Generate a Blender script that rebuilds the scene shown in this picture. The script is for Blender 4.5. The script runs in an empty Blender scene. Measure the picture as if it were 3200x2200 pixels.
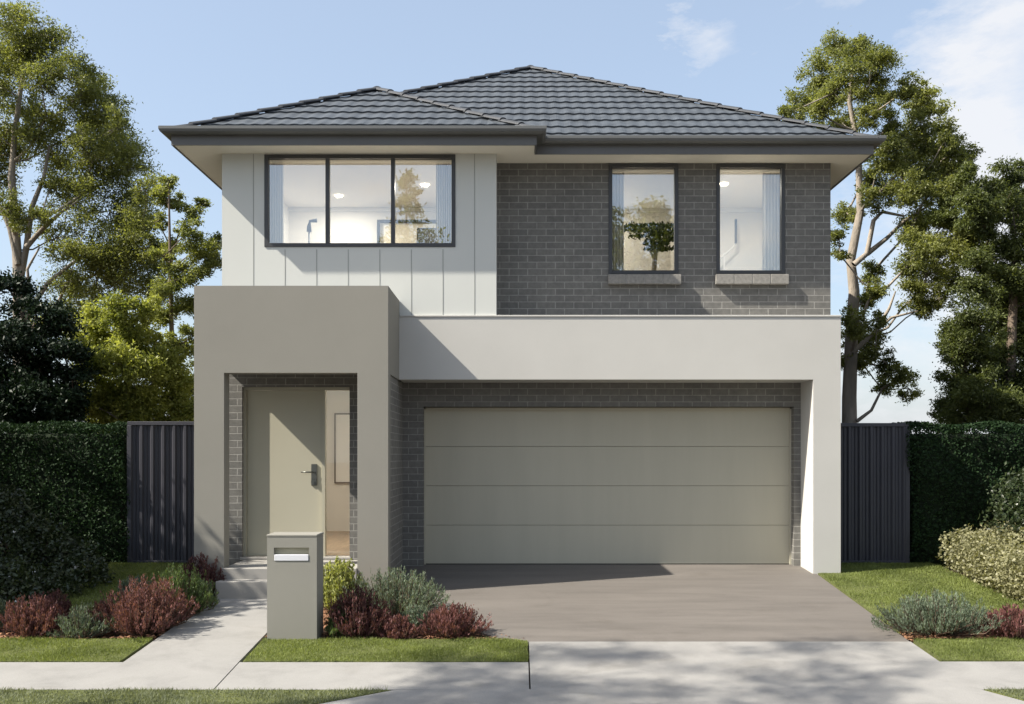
import bpy, math, random
import numpy as np
from mathutils import Vector, Matrix
random.seed(7)
RNG = np.random.default_rng(11)
S = bpy.context.scene
COL = S.collection
R = math.radians

# ------------------------------------------------------------------ camera
CZ = 1.44                      # eye height above the garage floor (z = 0)
F = 3237.0 / 3200.0            # focal length / sensor width
cam = bpy.data.cameras.new('camera')
cam.sensor_width = 36.0
cam.lens = 36.0 * F
cam.shift_x = -20 / 3200.0
cam.shift_y = 325 / 3200.0
cam.clip_start = 0.1
cam.clip_end = 3000
camo = bpy.data.objects.new('camera', cam)
camo.location = (0, 0, CZ)
camo.rotation_euler = (R(90), 0, 0)
COL.objects.link(camo)
S.camera = camo

# ------------------------------------------------------------------ light
SUN_FROM = Vector((-1.0, -1 / 3.2, 1.0)).normalized()
EL = math.asin(SUN_FROM.z)
AZ = math.atan2(SUN_FROM.x, SUN_FROM.y)
S.view_settings.view_transform = 'Standard'
S.view_settings.look = 'None'
S.view_settings.gamma = 1
S.view_settings.exposure = 1.05
w = bpy.data.worlds.new('World')
S.world = w
w.use_nodes = True
wn, wl = w.node_tree.nodes, w.node_tree.links
wn.clear()
def wnode(t, **k):
    n = wn.new(t)
    for a, b in k.items():
        setattr(n, a, b)
    return n
wo = wnode('ShaderNodeOutputWorld')
bg = wnode('ShaderNodeBackground')
bg.inputs['Strength'].default_value = 0.10
sky = wnode('ShaderNodeTexSky', sky_type='NISHITA', sun_disc=False)
sky.sun_elevation = EL
sky.sun_rotation = AZ % (2 * math.pi)
sky.air_density = 1.0
sky.dust_density = 2.4
sky.ozone_density = 1.0
tc = wnode('ShaderNodeTexCoord')
# thin clouds: noise over the direction, denser to the right and near the horizon
mp = wnode('ShaderNodeMapping')
mp.inputs['Scale'].default_value = (1.0, 1.0, 2.4)
mp.inputs['Location'].default_value = (0.35, 0.2, 0.1)
wl.new(tc.outputs['Generated'], mp.inputs['Vector'])
nz = wnode('ShaderNodeTexNoise')
nz.inputs['Scale'].default_value = 3.2
nz.inputs['Detail'].default_value = 9
nz.inputs['Roughness'].default_value = 0.62
nz.inputs['Distortion'].default_value = 0.4
wl.new(mp.outputs[0], nz.inputs['Vector'])
sp = wnode('ShaderNodeSeparateXYZ')
wl.new(tc.outputs['Generated'], sp.inputs[0])
def wmath(op, a, b=None, c=None, clamp=False):
    n = wnode('ShaderNodeMath', operation=op, use_clamp=clamp)
    for i, v in enumerate((a, b, c)):
        if v is None:
            continue
        if isinstance(v, (int, float)):
            n.inputs[i].default_value = v
        else:
            wl.new(v, n.inputs[i])
    return n.outputs[0]
bias = wmath('MULTIPLY_ADD', sp.outputs['X'], 0.42, -0.06)
low = wmath('MULTIPLY_ADD', sp.outputs['Z'], -0.20, 0.06)
dens = wmath('ADD', wmath('ADD', nz.outputs['Fac'], bias), low)
nrmv = wnode('ShaderNodeVectorMath', operation='NORMALIZE')
warp = wnode('ShaderNodeTexNoise')                        # ragged cloud edges
warp.inputs['Scale'].default_value = 16
warp.inputs['Detail'].default_value = 7
warp.inputs['Roughness'].default_value = 0.65
mp2 = wnode('ShaderNodeMapping')
mp2.inputs['Scale'].default_value = (.7, .7, 1.8)
mp2.inputs['Rotation'].default_value = (0, R(-20), 0)
wl.new(tc.outputs['Generated'], mp2.inputs['Vector'])
wl.new(mp2.outputs[0], warp.inputs['Vector'])
dens = wmath('ADD', dens, wmath('MULTIPLY_ADD', warp.outputs['Fac'], 0.55, -0.275))
wsub = wnode('ShaderNodeVectorMath', operation='MULTIPLY_ADD')
wl.new(warp.outputs['Color'], wsub.inputs[0])
wsub.inputs[1].default_value = (.09, .09, .09)
wsub.inputs[2].default_value = (-.045, -.045, -.045)
wadd = wnode('ShaderNodeVectorMath', operation='ADD')
wl.new(tc.outputs['Generated'], wadd.inputs[0])
wl.new(wsub.outputs[0], wadd.inputs[1])
wl.new(wadd.outputs[0], nrmv.inputs[0])
for (dx, dz, rad, amt) in ((.150, .400, .036, .22), (.185, .412, .034, .20), (.47, .44, .085, .32), (.43, .335, .06, .22), (.475, .285, .055, .26), (.46, .20, .08, .26)):
    vd = wnode('ShaderNodeVectorMath', operation='DISTANCE')
    wl.new(nrmv.outputs[0], vd.inputs[0])
    vd.inputs[1].default_value = Vector((dx, 1, dz)).normalized()
    q = wmath('MULTIPLY_ADD', vd.outputs['Value'], -amt / rad, amt * 1.15, clamp=True)
    dens = wmath('ADD', dens, q)
mr = wnode('ShaderNodeMapRange')
mr.inputs['From Min'].default_value = 0.53
mr.inputs['From Max'].default_value = 0.84
wl.new(dens, mr.inputs['Value'])
cmix = wnode('ShaderNodeMix', data_type='RGBA')
veil = wnode('ShaderNodeMix', data_type='RGBA')          # thin high haze over the whole sky
veil.inputs['Factor'].default_value = 0.36
wl.new(sky.outputs[0], veil.inputs['A'])
veil.inputs['B'].default_value = (3.75, 4.35, 5.1, 1)
wl.new(wmath('MULTIPLY', mr.outputs[0], 0.88), cmix.inputs['Factor'])
wl.new(veil.outputs['Result'], cmix.inputs['A'])
cmix.inputs['B'].default_value = (4.45, 4.5, 4.65, 1)
wl.new(cmix.outputs['Result'], bg.inputs['Color'])
wl.new(bg.outputs[0], wo.inputs['Surface'])

sl = bpy.data.lights.new('sun', 'SUN')
sl.energy = 5.0
sl.angle = R(0.55)
sl.color = (1.0, 0.93, 0.82)
so = bpy.data.objects.new('sun', sl)
so.rotation_euler = (-SUN_FROM).to_track_quat('-Z', 'Y').to_euler()
so.location = (-20, -6, 20)
COL.objects.link(so)

# ------------------------------------------------------------------ helpers
def tag(o, label=None, cat=None, group=None, kind=None):
    if label: o['label'] = label
    if cat: o['category'] = cat
    if group: o['group'] = group
    if kind: o['kind'] = kind
    return o

def empty(name, loc, label=None, cat=None, group=None):
    o = bpy.data.objects.new(name, None)
    o.location = loc
    o.empty_display_size = 0.2
    COL.objects.link(o)
    return tag(o, label, cat, group)

def link(name, me, mat, parent=None):
    o = bpy.data.objects.new(name, me)
    for m in (mat if isinstance(mat, (list, tuple)) else [mat]):
        if m: me.materials.append(m)
    COL.objects.link(o)
    if parent is not None:
        o.parent = parent
        if parent.type == 'EMPTY':
            o.matrix_parent_inverse = Matrix.Translation(-parent.location)
    return o

class MB:
    """collects world-space faces and links them as one mesh object"""
    def __init__(s): s.v, s.f, s.sm = [], [], []
    def face(s, pts, smooth=False):
        i = len(s.v); s.v += [tuple(p) for p in pts]
        s.f.append(list(range(i, i + len(pts)))); s.sm.append(smooth)
    def box(s, x0, x1, y0, y1, z0, z1, b=0.0):
        if b <= 0:
            i = len(s.v)
            s.v += [(x, y, z) for z in (z0, z1) for y in (y0, y1) for x in (x0, x1)]
            for q in ((0, 2, 3, 1), (4, 5, 7, 6), (0, 1, 5, 4), (1, 3, 7, 5), (3, 2, 6, 7), (2, 0, 4, 6)):
                s.f.append([i + k for k in q]); s.sm.append(False)
            return s
        b = min(b, (x1 - x0) * .45, (y1 - y0) * .45, (z1 - z0) * .45)
        i = len(s.v); idx = {}
        X, Y, Z = (x0, x1), (y0, y1), (z0, z1)
        for a in (0, 1):
            for c in (0, 1):
                for d in (0, 1):
                    for ax in range(3):
                        p = [X[a], Y[c], Z[d]]
                        for k, (q, lim) in enumerate(((a, X), (c, Y), (d, Z))):
                            if k != ax: p[k] += b if q == 0 else -b
                        idx[(a, c, d, ax)] = len(s.v); s.v.append(tuple(p))
        cen = Vector(((x0 + x1) / 2, (y0 + y1) / 2, (z0 + z1) / 2))
        def add(ids):
            P = [Vector(s.v[k]) for k in ids]
            n = (P[1] - P[0]).cross(P[2] - P[0])
            c = sum(P, Vector()) / len(P) - cen
            if n.dot(c) < 0: ids = ids[::-1]
            s.f.append(ids); s.sm.append(False)
        for ax in range(3):
            o = [k for k in range(3) if k != ax]
            for q in (0, 1):
                ring = []
                for (u, v) in ((0, 0), (1, 0), (1, 1), (0, 1)):
                    k = [0, 0, 0]; k[ax] = q; k[o[0]] = u; k[o[1]] = v
                    ring.append(idx[(k[0], k[1], k[2], ax)])
                add(ring)
        for ax in range(3):
            o = [k for k in range(3) if k != ax]
            for u in (0, 1):
                for v in (0, 1):
                    k0 = [0, 0, 0]; k0[o[0]] = u; k0[o[1]] = v
                    k1 = list(k0); k1[ax] = 1
                    add([idx[(*k0, o[0])], idx[(*k1, o[0])], idx[(*k1, o[1])], idx[(*k0, o[1])]])
        for a in (0, 1):
            for c in (0, 1):
                for d in (0, 1):
                    add([idx[(a, c, d, 0)], idx[(a, c, d, 1)], idx[(a, c, d, 2)]])
        return s
    def tube(s, pts, rad, n=8, cap=True):
        pts = [Vector(p) for p in pts]
        base = len(s.v)
        up = Vector((0.13, 0.31, 0.94)).normalized()
        for k, p in enumerate(pts):
            t = (pts[min(k + 1, len(pts) - 1)] - pts[max(k - 1, 0)])
            t = t.normalized() if t.length > 1e-9 else Vector((0, 0, 1))
            a = t.cross(up)
            if a.length < .05: a = t.cross(Vector((1, 0, 0)))
            a.normalize(); bb = t.cross(a)
            r = rad[k] if isinstance(rad, (list, tuple)) else rad
            for j in range(n):
                an = 2 * math.pi * j / n
                s.v.append(tuple(p + a * (r * math.cos(an)) + bb * (r * math.sin(an))))
        for k in range(len(pts) - 1):
            for j in range(n):
                j2 = (j + 1) % n
                s.f.append([base + k * n + j, base + k * n + j2, base + (k + 1) * n + j2, base + (k + 1) * n + j]); s.sm.append(True)
        if cap:
            s.f.append([base + j for j in range(n)][::-1]); s.sm.append(False)
            s.f.append([base + (len(pts) - 1) * n + j for j in range(n)]); s.sm.append(False)
        return s
    def prism(s, prof, z0, z1):
        """prof: list of (x, y), extruded in z"""
        n = len(prof); i = len(s.v)
        z0f = z0 if callable(z0) else (lambda x, y: z0)
        z1f = z1 if callable(z1) else (lambda x, y: z1)
        s.v += [(x, y, z0f(x, y)) for x, y in prof] + [(x, y, z1f(x, y)) for x, y in prof]
        s.f.append([i + k for k in range(n)][::-1]); s.f.append([i + n + k for k in range(n)])
        s.sm += [False, False]
        for k in range(n):
            k2 = (k + 1) % n
            s.f.append([i + k, i + k2, i + n + k2, i + n + k]); s.sm.append(False)
        return s
    def build(s, name, mat, parent=None):
        me = bpy.data.meshes.new(name)
        me.from_pydata(s.v, [], s.f); me.update()
        me.polygons.foreach_set('use_smooth', s.sm)
        return link(name, me, mat, parent)

def quads_mesh(name, V, k=4):
    """V: (N, k, 3) array -> mesh of N separate k-gons"""
    V = np.asarray(V, dtype=np.float32); n = V.shape[0]
    me = bpy.data.meshes.new(name)
    me.vertices.add(n * k); me.vertices.foreach_set('co', V.reshape(-1))
    me.loops.add(n * k); me.loops.foreach_set('vertex_index', np.arange(n * k, dtype=np.int32))
    me.polygons.add(n); me.polygons.foreach_set('loop_start', np.arange(0, n * k, k, dtype=np.int32))
    me.update(calc_edges=True); me.validate()
    return me

def unit(a): return a / np.maximum(np.linalg.norm(a, axis=-1, keepdims=True), 1e-9)

def leaf_quads(C, L, W, dirs=None, up=0.0, spread=1.0):
    """diamond leaves at C (N,3); L, W lengths; dirs preferred directions"""
    n = len(C)
    d = RNG.normal(size=(n, 3))
    if dirs is not None: d = d * spread + dirs
    d[:, 2] += up
    d = unit(d)
    s = unit(np.cross(d, RNG.normal(size=(n, 3))))
    L = (L * RNG.uniform(.65, 1.25, n))[:, None]; W = (W * RNG.uniform(.7, 1.2, n))[:, None]
    nn = np.cross(d, s)
    return np.stack([C - d * L * .5, C + s * W * .5 - d * L * .06 + nn * W * .12, C + d * L * .5, C - s * W * .5 - d * L * .06 + nn * W * .12], 1)

# ------------------------------------------------------------------ materials
def newmat(name):
    m = bpy.data.materials.new(name); m.use_nodes = True
    nt = m.node_tree; b = nt.nodes['Principled BSDF']
    return m, nt, b
def N(nt, t, **k):
    n = nt.nodes.new(t)
    for a, b in k.items(): setattr(n, a, b)
    return n
def objco(nt, scale=(1, 1, 1)):
    g = N(nt, 'ShaderNodeNewGeometry'); m = N(nt, 'ShaderNodeMapping')
    m.inputs['Scale'].default_value = scale
    nt.links.new(g.outputs['Position'], m.inputs['Vector'])
    return m.outputs[0]
def noise(nt, vec, scale, detail=4, rough=.55, dist=0):
    n = N(nt, 'ShaderNodeTexNoise')
    n.inputs['Scale'].default_value = scale; n.inputs['Detail'].default_value = detail
    n.inputs['Roughness'].default_value = rough; n.inputs['Distortion'].default_value = dist
    nt.links.new(vec, n.inputs['Vector']); return n.outputs['Fac']
def ramp(nt, fac, stops):
    r = N(nt, 'ShaderNodeValToRGB')
    e = r.color_ramp.elements
    while len(e) < len(stops): e.new(.5)
    for k, (p, c) in enumerate(stops):
        e[k].position = p; e[k].color = (*c, 1)
    nt.links.new(fac, r.inputs[0]); return r.outputs[0]
def mixc(nt, fac, a, b, mode='MIX'):
    m = N(nt, 'ShaderNodeMix', data_type='RGBA', blend_type=mode)
    for key, v in (('Factor', fac), ('A', a), ('B', b)):
        if isinstance(v, (int, float)): m.inputs[key].default_value = v
        elif isinstance(v, tuple): m.inputs[key].default_value = (*v, 1) if len(v) == 3 else v
        else: nt.links.new(v, m.inputs[key])
    return m.outputs['Result']
def bump(nt, b, h, strength, dist=.01):
    n = N(nt, 'ShaderNodeBump')
    n.inputs['Strength'].default_value = strength; n.inputs['Distance'].default_value = dist
    nt.links.new(h, n.inputs['Height']); nt.links.new(n.outputs[0], b.inputs['Normal'])
def sc(c, k): return tuple(x * k for x in c)

def mat_plain(name, col, rough=.6, var=.06, nscale=3, bscale=0, bstr=0, spec=.4, metal=0, stretch=(1, 1, 1), bdist=.004):
    m, nt, b = newmat(name)
    v = objco(nt, stretch)
    f = noise(nt, v, nscale, 6, .6)
    c = ramp(nt, f, [(.3, sc(col, 1 - var)), (.7, sc(col, 1 + var))])
    nt.links.new(c, b.inputs['Base Color'])
    b.inputs['Roughness'].default_value = rough
    b.inputs['Specular IOR Level'].default_value = spec
    b.inputs['Metallic'].default_value = metal
    if bstr: bump(nt, b, noise(nt, v, bscale, 3, .6), bstr, bdist)
    return m

def mat_brick(name, c1, c2, mortar, w=.24, h=.086, ms=.006):
    m, nt, b = newmat(name)
    g = N(nt, 'ShaderNodeNewGeometry')
    sx = N(nt, 'ShaderNodeSeparateXYZ'); nt.links.new(g.outputs['Position'], sx.inputs[0])
    sn = N(nt, 'ShaderNodeSeparateXYZ'); nt.links.new(g.outputs['True Normal'], sn.inputs[0])
    ab = N(nt, 'ShaderNodeMath', operation='ABSOLUTE'); nt.links.new(sn.outputs['X'], ab.inputs[0])
    gt = N(nt, 'ShaderNodeMath', operation='GREATER_THAN'); nt.links.new(ab.outputs[0], gt.inputs[0]); gt.inputs[1].default_value = .5
    mx = N(nt, 'ShaderNodeMix', data_type='FLOAT')
    nt.links.new(gt.outputs[0], mx.inputs['Factor']); nt.links.new(sx.outputs['X'], mx.inputs['A']); nt.links.new(sx.outputs['Y'], mx.inputs['B'])
    cb = N(nt, 'ShaderNodeCombineXYZ'); nt.links.new(mx.outputs['Result'], cb.inputs[0]); nt.links.new(sx.outputs['Z'], cb.inputs[1])
    br = N(nt, 'ShaderNodeTexBrick')
    br.inputs['Scale'].default_value = 1; br.inputs['Brick Width'].default_value = w
    br.inputs['Row Height'].default_value = h; br.inputs['Mortar Size'].default_value = ms
    br.inputs['Mortar Smooth'].default_value = .25; br.inputs['Bias'].default_value = 0
    br.inputs['Color1'].default_value = (*c1, 1); br.inputs['Color2'].default_value = (*c2, 1); br.inputs['Mortar'].default_value = (*mortar, 1)
    nt.links.new(cb.outputs[0], br.inputs['Vector'])
    f = noise(nt, objco(nt), 14, 5, .7)
    c = mixc(nt, 1.0, br.outputs['Color'], ramp(nt, f, [(.25, (.78, .78, .78)), (.75, (1.2, 1.2, 1.2))]), 'MULTIPLY')
    c = mixc(nt, 1.0, c, ramp(nt, noise(nt, objco(nt), 1.3, 7, .7, .5), [(.3, (.84, .83, .82)), (.7, (1.10, 1.09, 1.07))]), 'MULTIPLY')
    nt.links.new(c, b.inputs['Base Color'])
    b.inputs['Roughness'].default_value = .78
    inv = N(nt, 'ShaderNodeMath', operation='SUBTRACT'); inv.inputs[0].default_value = 1; nt.links.new(br.outputs['Fac'], inv.inputs[1])
    ad = N(nt, 'ShaderNodeMath', operation='MULTIPLY_ADD'); nt.links.new(noise(nt, objco(nt), 60, 3), ad.inputs[0]); ad.inputs[1].default_value = .25
    nt.links.new(inv.outputs[0], ad.inputs[2])
    bump(nt, b, ad.outputs[0], .7, .006)
    return m

def mat_leaf(name, dark, light, trans=.3, rough=.5, clump=1.6, spec=.3):
    m, nt, b = newmat(name)
    g = N(nt, 'ShaderNodeNewGeometry')
    n1 = noise(nt, objco(nt), clump, 3, .6)
    ad = N(nt, 'ShaderNodeMath', operation='MULTIPLY_ADD', use_clamp=True)
    nt.links.new(g.outputs['Random Per Island'], ad.inputs[0]); ad.inputs[1].default_value = .6
    sb = N(nt, 'ShaderNodeMath', operation='MULTIPLY_ADD'); nt.links.new(n1, sb.inputs[0]); sb.inputs[1].default_value = 1.6; sb.inputs[2].default_value = -.6
    nt.links.new(sb.outputs[0], ad.inputs[2])
    c = ramp(nt, ad.outputs[0], [(0, dark), (1, light)])
    nt.links.new(c, b.inputs['Base Color'])
    b.inputs['Roughness'].default_value = rough; b.inputs['Specular IOR Level'].default_value = spec
    tr = N(nt, 'ShaderNodeBsdfTranslucent')
    nt.links.new(mixc(nt, 1.0, c, (1.5, 1.5, .7), 'MULTIPLY'), tr.inputs['Color'])
    ms = N(nt, 'ShaderNodeMixShader'); ms.inputs[0].default_value = trans
    nt.links.new(b.outputs[0], ms.inputs[1]); nt.links.new(tr.outputs[0], ms.inputs[2])
    nt.links.new(ms.outputs[0], nt.nodes['Material Output'].inputs['Surface'])
    return m

def mat_glass(name, refl=.22, tint=(.97, .98, .97)):
    m, nt, b = newmat(name)
    nt.nodes.remove(b)
    t = N(nt, 'ShaderNodeBsdfTransparent'); t.inputs[0].default_value = (*tint, 1)
    gl = N(nt, 'ShaderNodeBsdfGlossy'); gl.inputs['Roughness'].default_value = .0
    gl.inputs['Color'].default_value = (1, 1, 1, 1)
    ms = N(nt, 'ShaderNodeMixShader')
    lw = N(nt, 'ShaderNodeLayerWeight'); lw.inputs[0].default_value = .25
    ma = N(nt, 'ShaderNodeMath', operation='MULTIPLY_ADD', use_clamp=True)
    nt.links.new(lw.outputs['Fresnel'], ma.inputs[0]); ma.inputs[1].default_value = .6; ma.inputs[2].default_value = refl
    nt.links.new(ma.outputs[0], ms.inputs[0]); nt.links.new(t.outputs[0], ms.inputs[1]); nt.links.new(gl.outputs[0], ms.inputs[2])
    nt.links.new(ms.outputs[0], nt.nodes['Material Output'].inputs['Surface'])
    return m

def mat_emit(name, col, st):
    m, nt, b = newmat(name)
    b.inputs['Emission Color'].default_value = (*col, 1); b.inputs['Emission Strength'].default_value = st
    return m

M = {}
M['render_light'] = mat_plain('light_render', (.475, .468, .44), .85, .045, .9, 90, .25)
M['render_taupe'] = mat_plain('taupe_render', (.228, .220, .192), .85, .035, 1.2, 90, .25)
M['clad'] = mat_plain('cladding_paint', (.55, .565, .535), .6, .015, 1.5, 30, .04)
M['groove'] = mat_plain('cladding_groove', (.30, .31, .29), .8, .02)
M['brick'] = mat_brick('dark_brick', (.126, .125, .117), (.158, .155, .144), (.265, .262, .248))
M['sill'] = mat_plain('sill_brick', (.235, .225, .205), .8, .2, 25, 60, .4)
M['mortar'] = mat_plain('mortar', (.34, .33, .31), .9, .05)
M['tile'] = mat_plain('roof_tile', (.062, .072, .084), .6, .3, 5, 40, .25, spec=.35)
M['cap'] = mat_plain('ridge_cap', (.042, .047, .055), .7, .2, 3, 40, .25)
M['gutter'] = mat_plain('gutter_metal', (.115, .118, .115), .42, .05, 2, spec=.5)
M['fascia'] = mat_plain('fascia_metal', (.125, .125, .122), .45, .05, 2)
M['soffit'] = mat_plain('soffit_board', (.85, .81, .71), .7, .02)
M['frame'] = mat_plain('window_frame', (.045, .047, .05), .42, .04, spec=.5)
M['garage'] = mat_plain('garage_panel', (.42, .395, .312), .55, .04, 4, 60, .08, stretch=(1, 1, .12))
M['seam'] = mat_plain('seam', (.14, .138, .12), .7, .03)
M['door'] = mat_plain('door_paint', (.405, .385, .30), .45, .02, 2)
M['metal'] = mat_plain('handle_metal', (.12, .125, .115), .35, .05, metal=.7)
M['glass'] = mat_glass('window_glass', .20)
M['glass_side'] = mat_glass('sidelight_glass', .06)
M['inwall'] = mat_plain('interior_paint', (.78, .755, .70), .8, .01)
M['inceil'] = mat_plain('interior_ceiling', (.84, .82, .77), .8, .01)
M['infloor'] = mat_plain('timber_floor', (.42, .30, .19), .4, .2, 3, stretch=(8, 1, 1))
M['slab'] = mat_plain('porch_concrete', (.28, .27, .25), .75, .06, 3, 120, .2)
M['concrete'] = mat_plain('pale_concrete', (.238, .233, .222), .85, .06, 1.4, 140, .3)
M['fence'] = mat_plain('charcoal_steel', (.040, .040, .050), .5, .06, 2, spec=.45)
M['mailbox'] = mat_plain('mailbox_render', (.235, .228, .198), .8, .03, 2, 120, .25)
M['slot'] = mat_plain('slot_steel', (.75, .76, .80), .3, .02, metal=.3)
M['slotdark'] = mat_plain('slot_recess', (.30, .285, .21), .6, .05)
M['bark'] = mat_plain('pale_bark', (.255, .222, .18), .9, .35, 5, 30, .8, stretch=(1, 1, .3), bdist=.02)
M['bark_dark'] = mat_plain('dark_bark', (.13, .10, .075), .9, .35, 6, 30, .8, stretch=(1, 1, .3), bdist=.02)
M['curtain'] = mat_plain('sheer_curtain', (.85, .80, .72), .9, .02)
M['black'] = mat_plain('black_finish', (.02, .02, .018), .5, .1)
M['white'] = mat_plain('white_finish', (.8, .79, .76), .6, .02)
M['soil'] = mat_plain('bed_soil', (.07, .045, .03), .95, .4, 9, 60, 1, bdist=.02)
M['bulb'] = mat_emit('lit_lamp', (1, .86, .66), 9)
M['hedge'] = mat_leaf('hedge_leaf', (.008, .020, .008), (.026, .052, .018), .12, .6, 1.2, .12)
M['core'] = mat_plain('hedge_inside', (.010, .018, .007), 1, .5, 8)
M['euc'] = mat_leaf('eucalypt_leaf', (.030, .042, .010), (.27, .29, .095), .45, .5, 1.1)
M['euc_dark'] = mat_leaf('tree_leaf_dark', (.016, .026, .008), (.16, .19, .06), .38, .5, 1.1)
M['yellow'] = mat_leaf('lime_leaf', (.10, .125, .022), (.36, .38, .11), .45, .5, 1.4)
M['con'] = mat_leaf('olive_leaf', (.05, .07, .018), (.29, .31, .10), .45, .5, 1.6)
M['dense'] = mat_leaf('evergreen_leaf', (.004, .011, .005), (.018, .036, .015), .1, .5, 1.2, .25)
M['red'] = mat_leaf('red_leaf', (.050, .020, .020), (.245, .110, .105), .3, .55, 5)
M['redd'] = mat_leaf('dark_red_leaf', (.030, .012, .014), (.15, .062, .062), .25, .55, 5)
M['grey'] = mat_leaf('grey_green_leaf', (.055, .078, .052), (.19, .235, .165), .25, .6, 4)
M['green'] = mat_leaf('bright_green_leaf', (.04, .068, .022), (.145, .20, .075), .3, .5, 4)
M['lime'] = mat_leaf('yellow_green_leaf', (.13, .15, .03), (.42, .44, .16), .35, .45, 5, .5)
M['varie'] = mat_leaf('pale_hedge_leaf', (.10, .10, .045), (.34, .33, .19), .3, .5, 5, .4)
M['camel'] = mat_leaf('glossy_leaf', (.010, .018, .007), (.055, .075, .028), .15, .4, 4, .45)
M['grassm'] = mat_leaf('grass_blade', (.075, .10, .024), (.225, .265, .080), .35, .6, 2.2)
M['grassd'] = mat_leaf('grey_grass_blade', (.085, .10, .055), (.24, .265, .17), .3, .7, 2.2)  # greyer blade colour for the street verge
M['stem'] = mat_plain('twig', (.10, .065, .045), .9, .2)
M['mulchchip'] = mat_leaf('mulch_chip', (.10, .045, .025), (.42, .23, .13), 0, .9, 8)

# concrete: fine grit, soft blotches, a few darker stains
def mat_concrete(name, col, streak=False):
    m, nt, b = newmat(name)
    f1 = noise(nt, objco(nt, (.35, 2.2, 1) if streak else (1, 1, 1)), 2.2, 8, .66, .4)
    f2 = noise(nt, objco(nt), 240, 2, .7)
    f3 = noise(nt, objco(nt), 1.1, 6, .7, .8)
    c = ramp(nt, f1, [(.28, sc(col, .80)), (.5, col), (.75, sc(col, 1.22 if streak else 1.1))])
    c = mixc(nt, 1.0, c, ramp(nt, f2, [(.3, (.80, .80, .80)), (.7, (1.16, 1.16, 1.16))]), 'MULTIPLY')
    c = mixc(nt, 1.0, c, ramp(nt, f3, [(.55, (1, 1, 1)), (.72, (.86, .85, .83))]), 'MULTIPLY')
    nt.links.new(c, b.inputs['Base Color']); b.inputs['Roughness'].default_value = .75
    bump(nt, b, f2, .35, .003)
    return m
M['drive'] = mat_concrete('dark_driveway', (.122, .110, .098), True)
M['concrete'] = mat_concrete('pale_concrete', (.245, .240, .228))
# lawn base
m, nt, b = newmat('lawn_base')
f1 = noise(nt, objco(nt, (.8, 1.6, 1)), 5, 6, .7)
c = ramp(nt, f1, [(.3, (.06, .075, .017)), (.7, (.13, .145, .038))])
nt.links.new(c, b.inputs['Base Color']); b.inputs['Roughness'].default_value = .95
bump(nt, b, noise(nt, objco(nt), 90, 4), 1, .02)
M['lawn'] = m
# asphalt
M['asphalt'] = mat_plain('asphalt', (.05, .05, .052), .9, .15, 6, 200, .5)

# ------------------------------------------------------------------ terrain
SL = .0911
def gz(y):
    if y >= 13.47: return 0.0
    return -SL * (13.47 - y)
YK = 6.75
ZR = gz(YK) - .13
g = MB()
xs = (-400, -40, -12, 12, 40, 400)
prof = [(-300, ZR), (-4.0, ZR), (YK - .35, ZR), (YK - .2, ZR + .03), (YK - .19, gz(YK) - .02)]
prof += [(YK, gz(YK) - .05), (13.47, -.05), (60, -.05), (900, -.05)]
for a in range(len(xs) - 1):
    for k in range(len(prof) - 1):
        (ya, za), (yb, zb) = prof[k], prof[k + 1]
        g.face([(xs[a], ya, za), (xs[a + 1], ya, za), (xs[a + 1], yb, zb), (xs[a], yb, zb)])
tag(g.build('ground', M['soil']), kind='structure')
def sheet(name, poly, top, thick, mat, kind='structure'):
    b = MB()
    b.prism(poly, lambda x, y: gz(y) + top - thick, lambda x, y: gz(y) + top)
    return tag(b.build(name, mat), kind=kind)
# road (asphalt) laid on the ground
b = MB(); b.box(-60, 60, -3.5, YK - .36, ZR - .02, ZR + .004); tag(b.build('road', M['asphalt']), kind='structure')
# kerb
b = MB(); b.box(-60, 60, YK - .36, YK - .18, ZR - .05, gz(YK - .2) + .01, .02); tag(b.build('kerb', M['concrete']), kind='structure')

DX = 3.72                                    # right edge of driveway and apron
Yv0, Yv1 = 9.165, 9.94                       # verge strip between footpath and beds
YF = 8.40                                    # street edge of the footpath
sheet('driveway', [(.06, 9.835), (DX, 9.835), (3.74, 13.0), (3.69, 13.02), (3.69, 13.70), (-1.49, 13.70), (-1.49, 12.1), (-.95, 11.0), (-.55, 10.35), (-.2, 10.0)], .006, .12, M['drive'])
sheet('crossover', [(.10, YF), (-1.0, YF - .02), (-1.6, 8.0), (-1.95, YK - .17), (4.6, YK - .17), (4.1, 7.9), (DX + .02, YF), (DX, 9.825), (.10, 9.825)], .012, .12, M['concrete'])
sheet('footpath', [(-12, YF), (-2.478, YF), (-2.478, Yv0), (-12, Yv0)], .008, .1, M['concrete'])
sheet('footpath', [(-2.466, YF), (.088, YF), (.088, Yv0), (-2.466, Yv0)], .008, .1, M['concrete'])
sheet('footpath', [(DX + .012, YF), (12, YF), (12, Yv0 + .02), (DX + .012, Yv0 + .02)], .008, .1, M['concrete'])
sheet('garden_path', [(-3.50, Yv0 + .003), (-2.48, Yv0 + .003), (-2.46, 11.66), (-3.42, 11.66)], .006, .1, M['concrete'])
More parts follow.
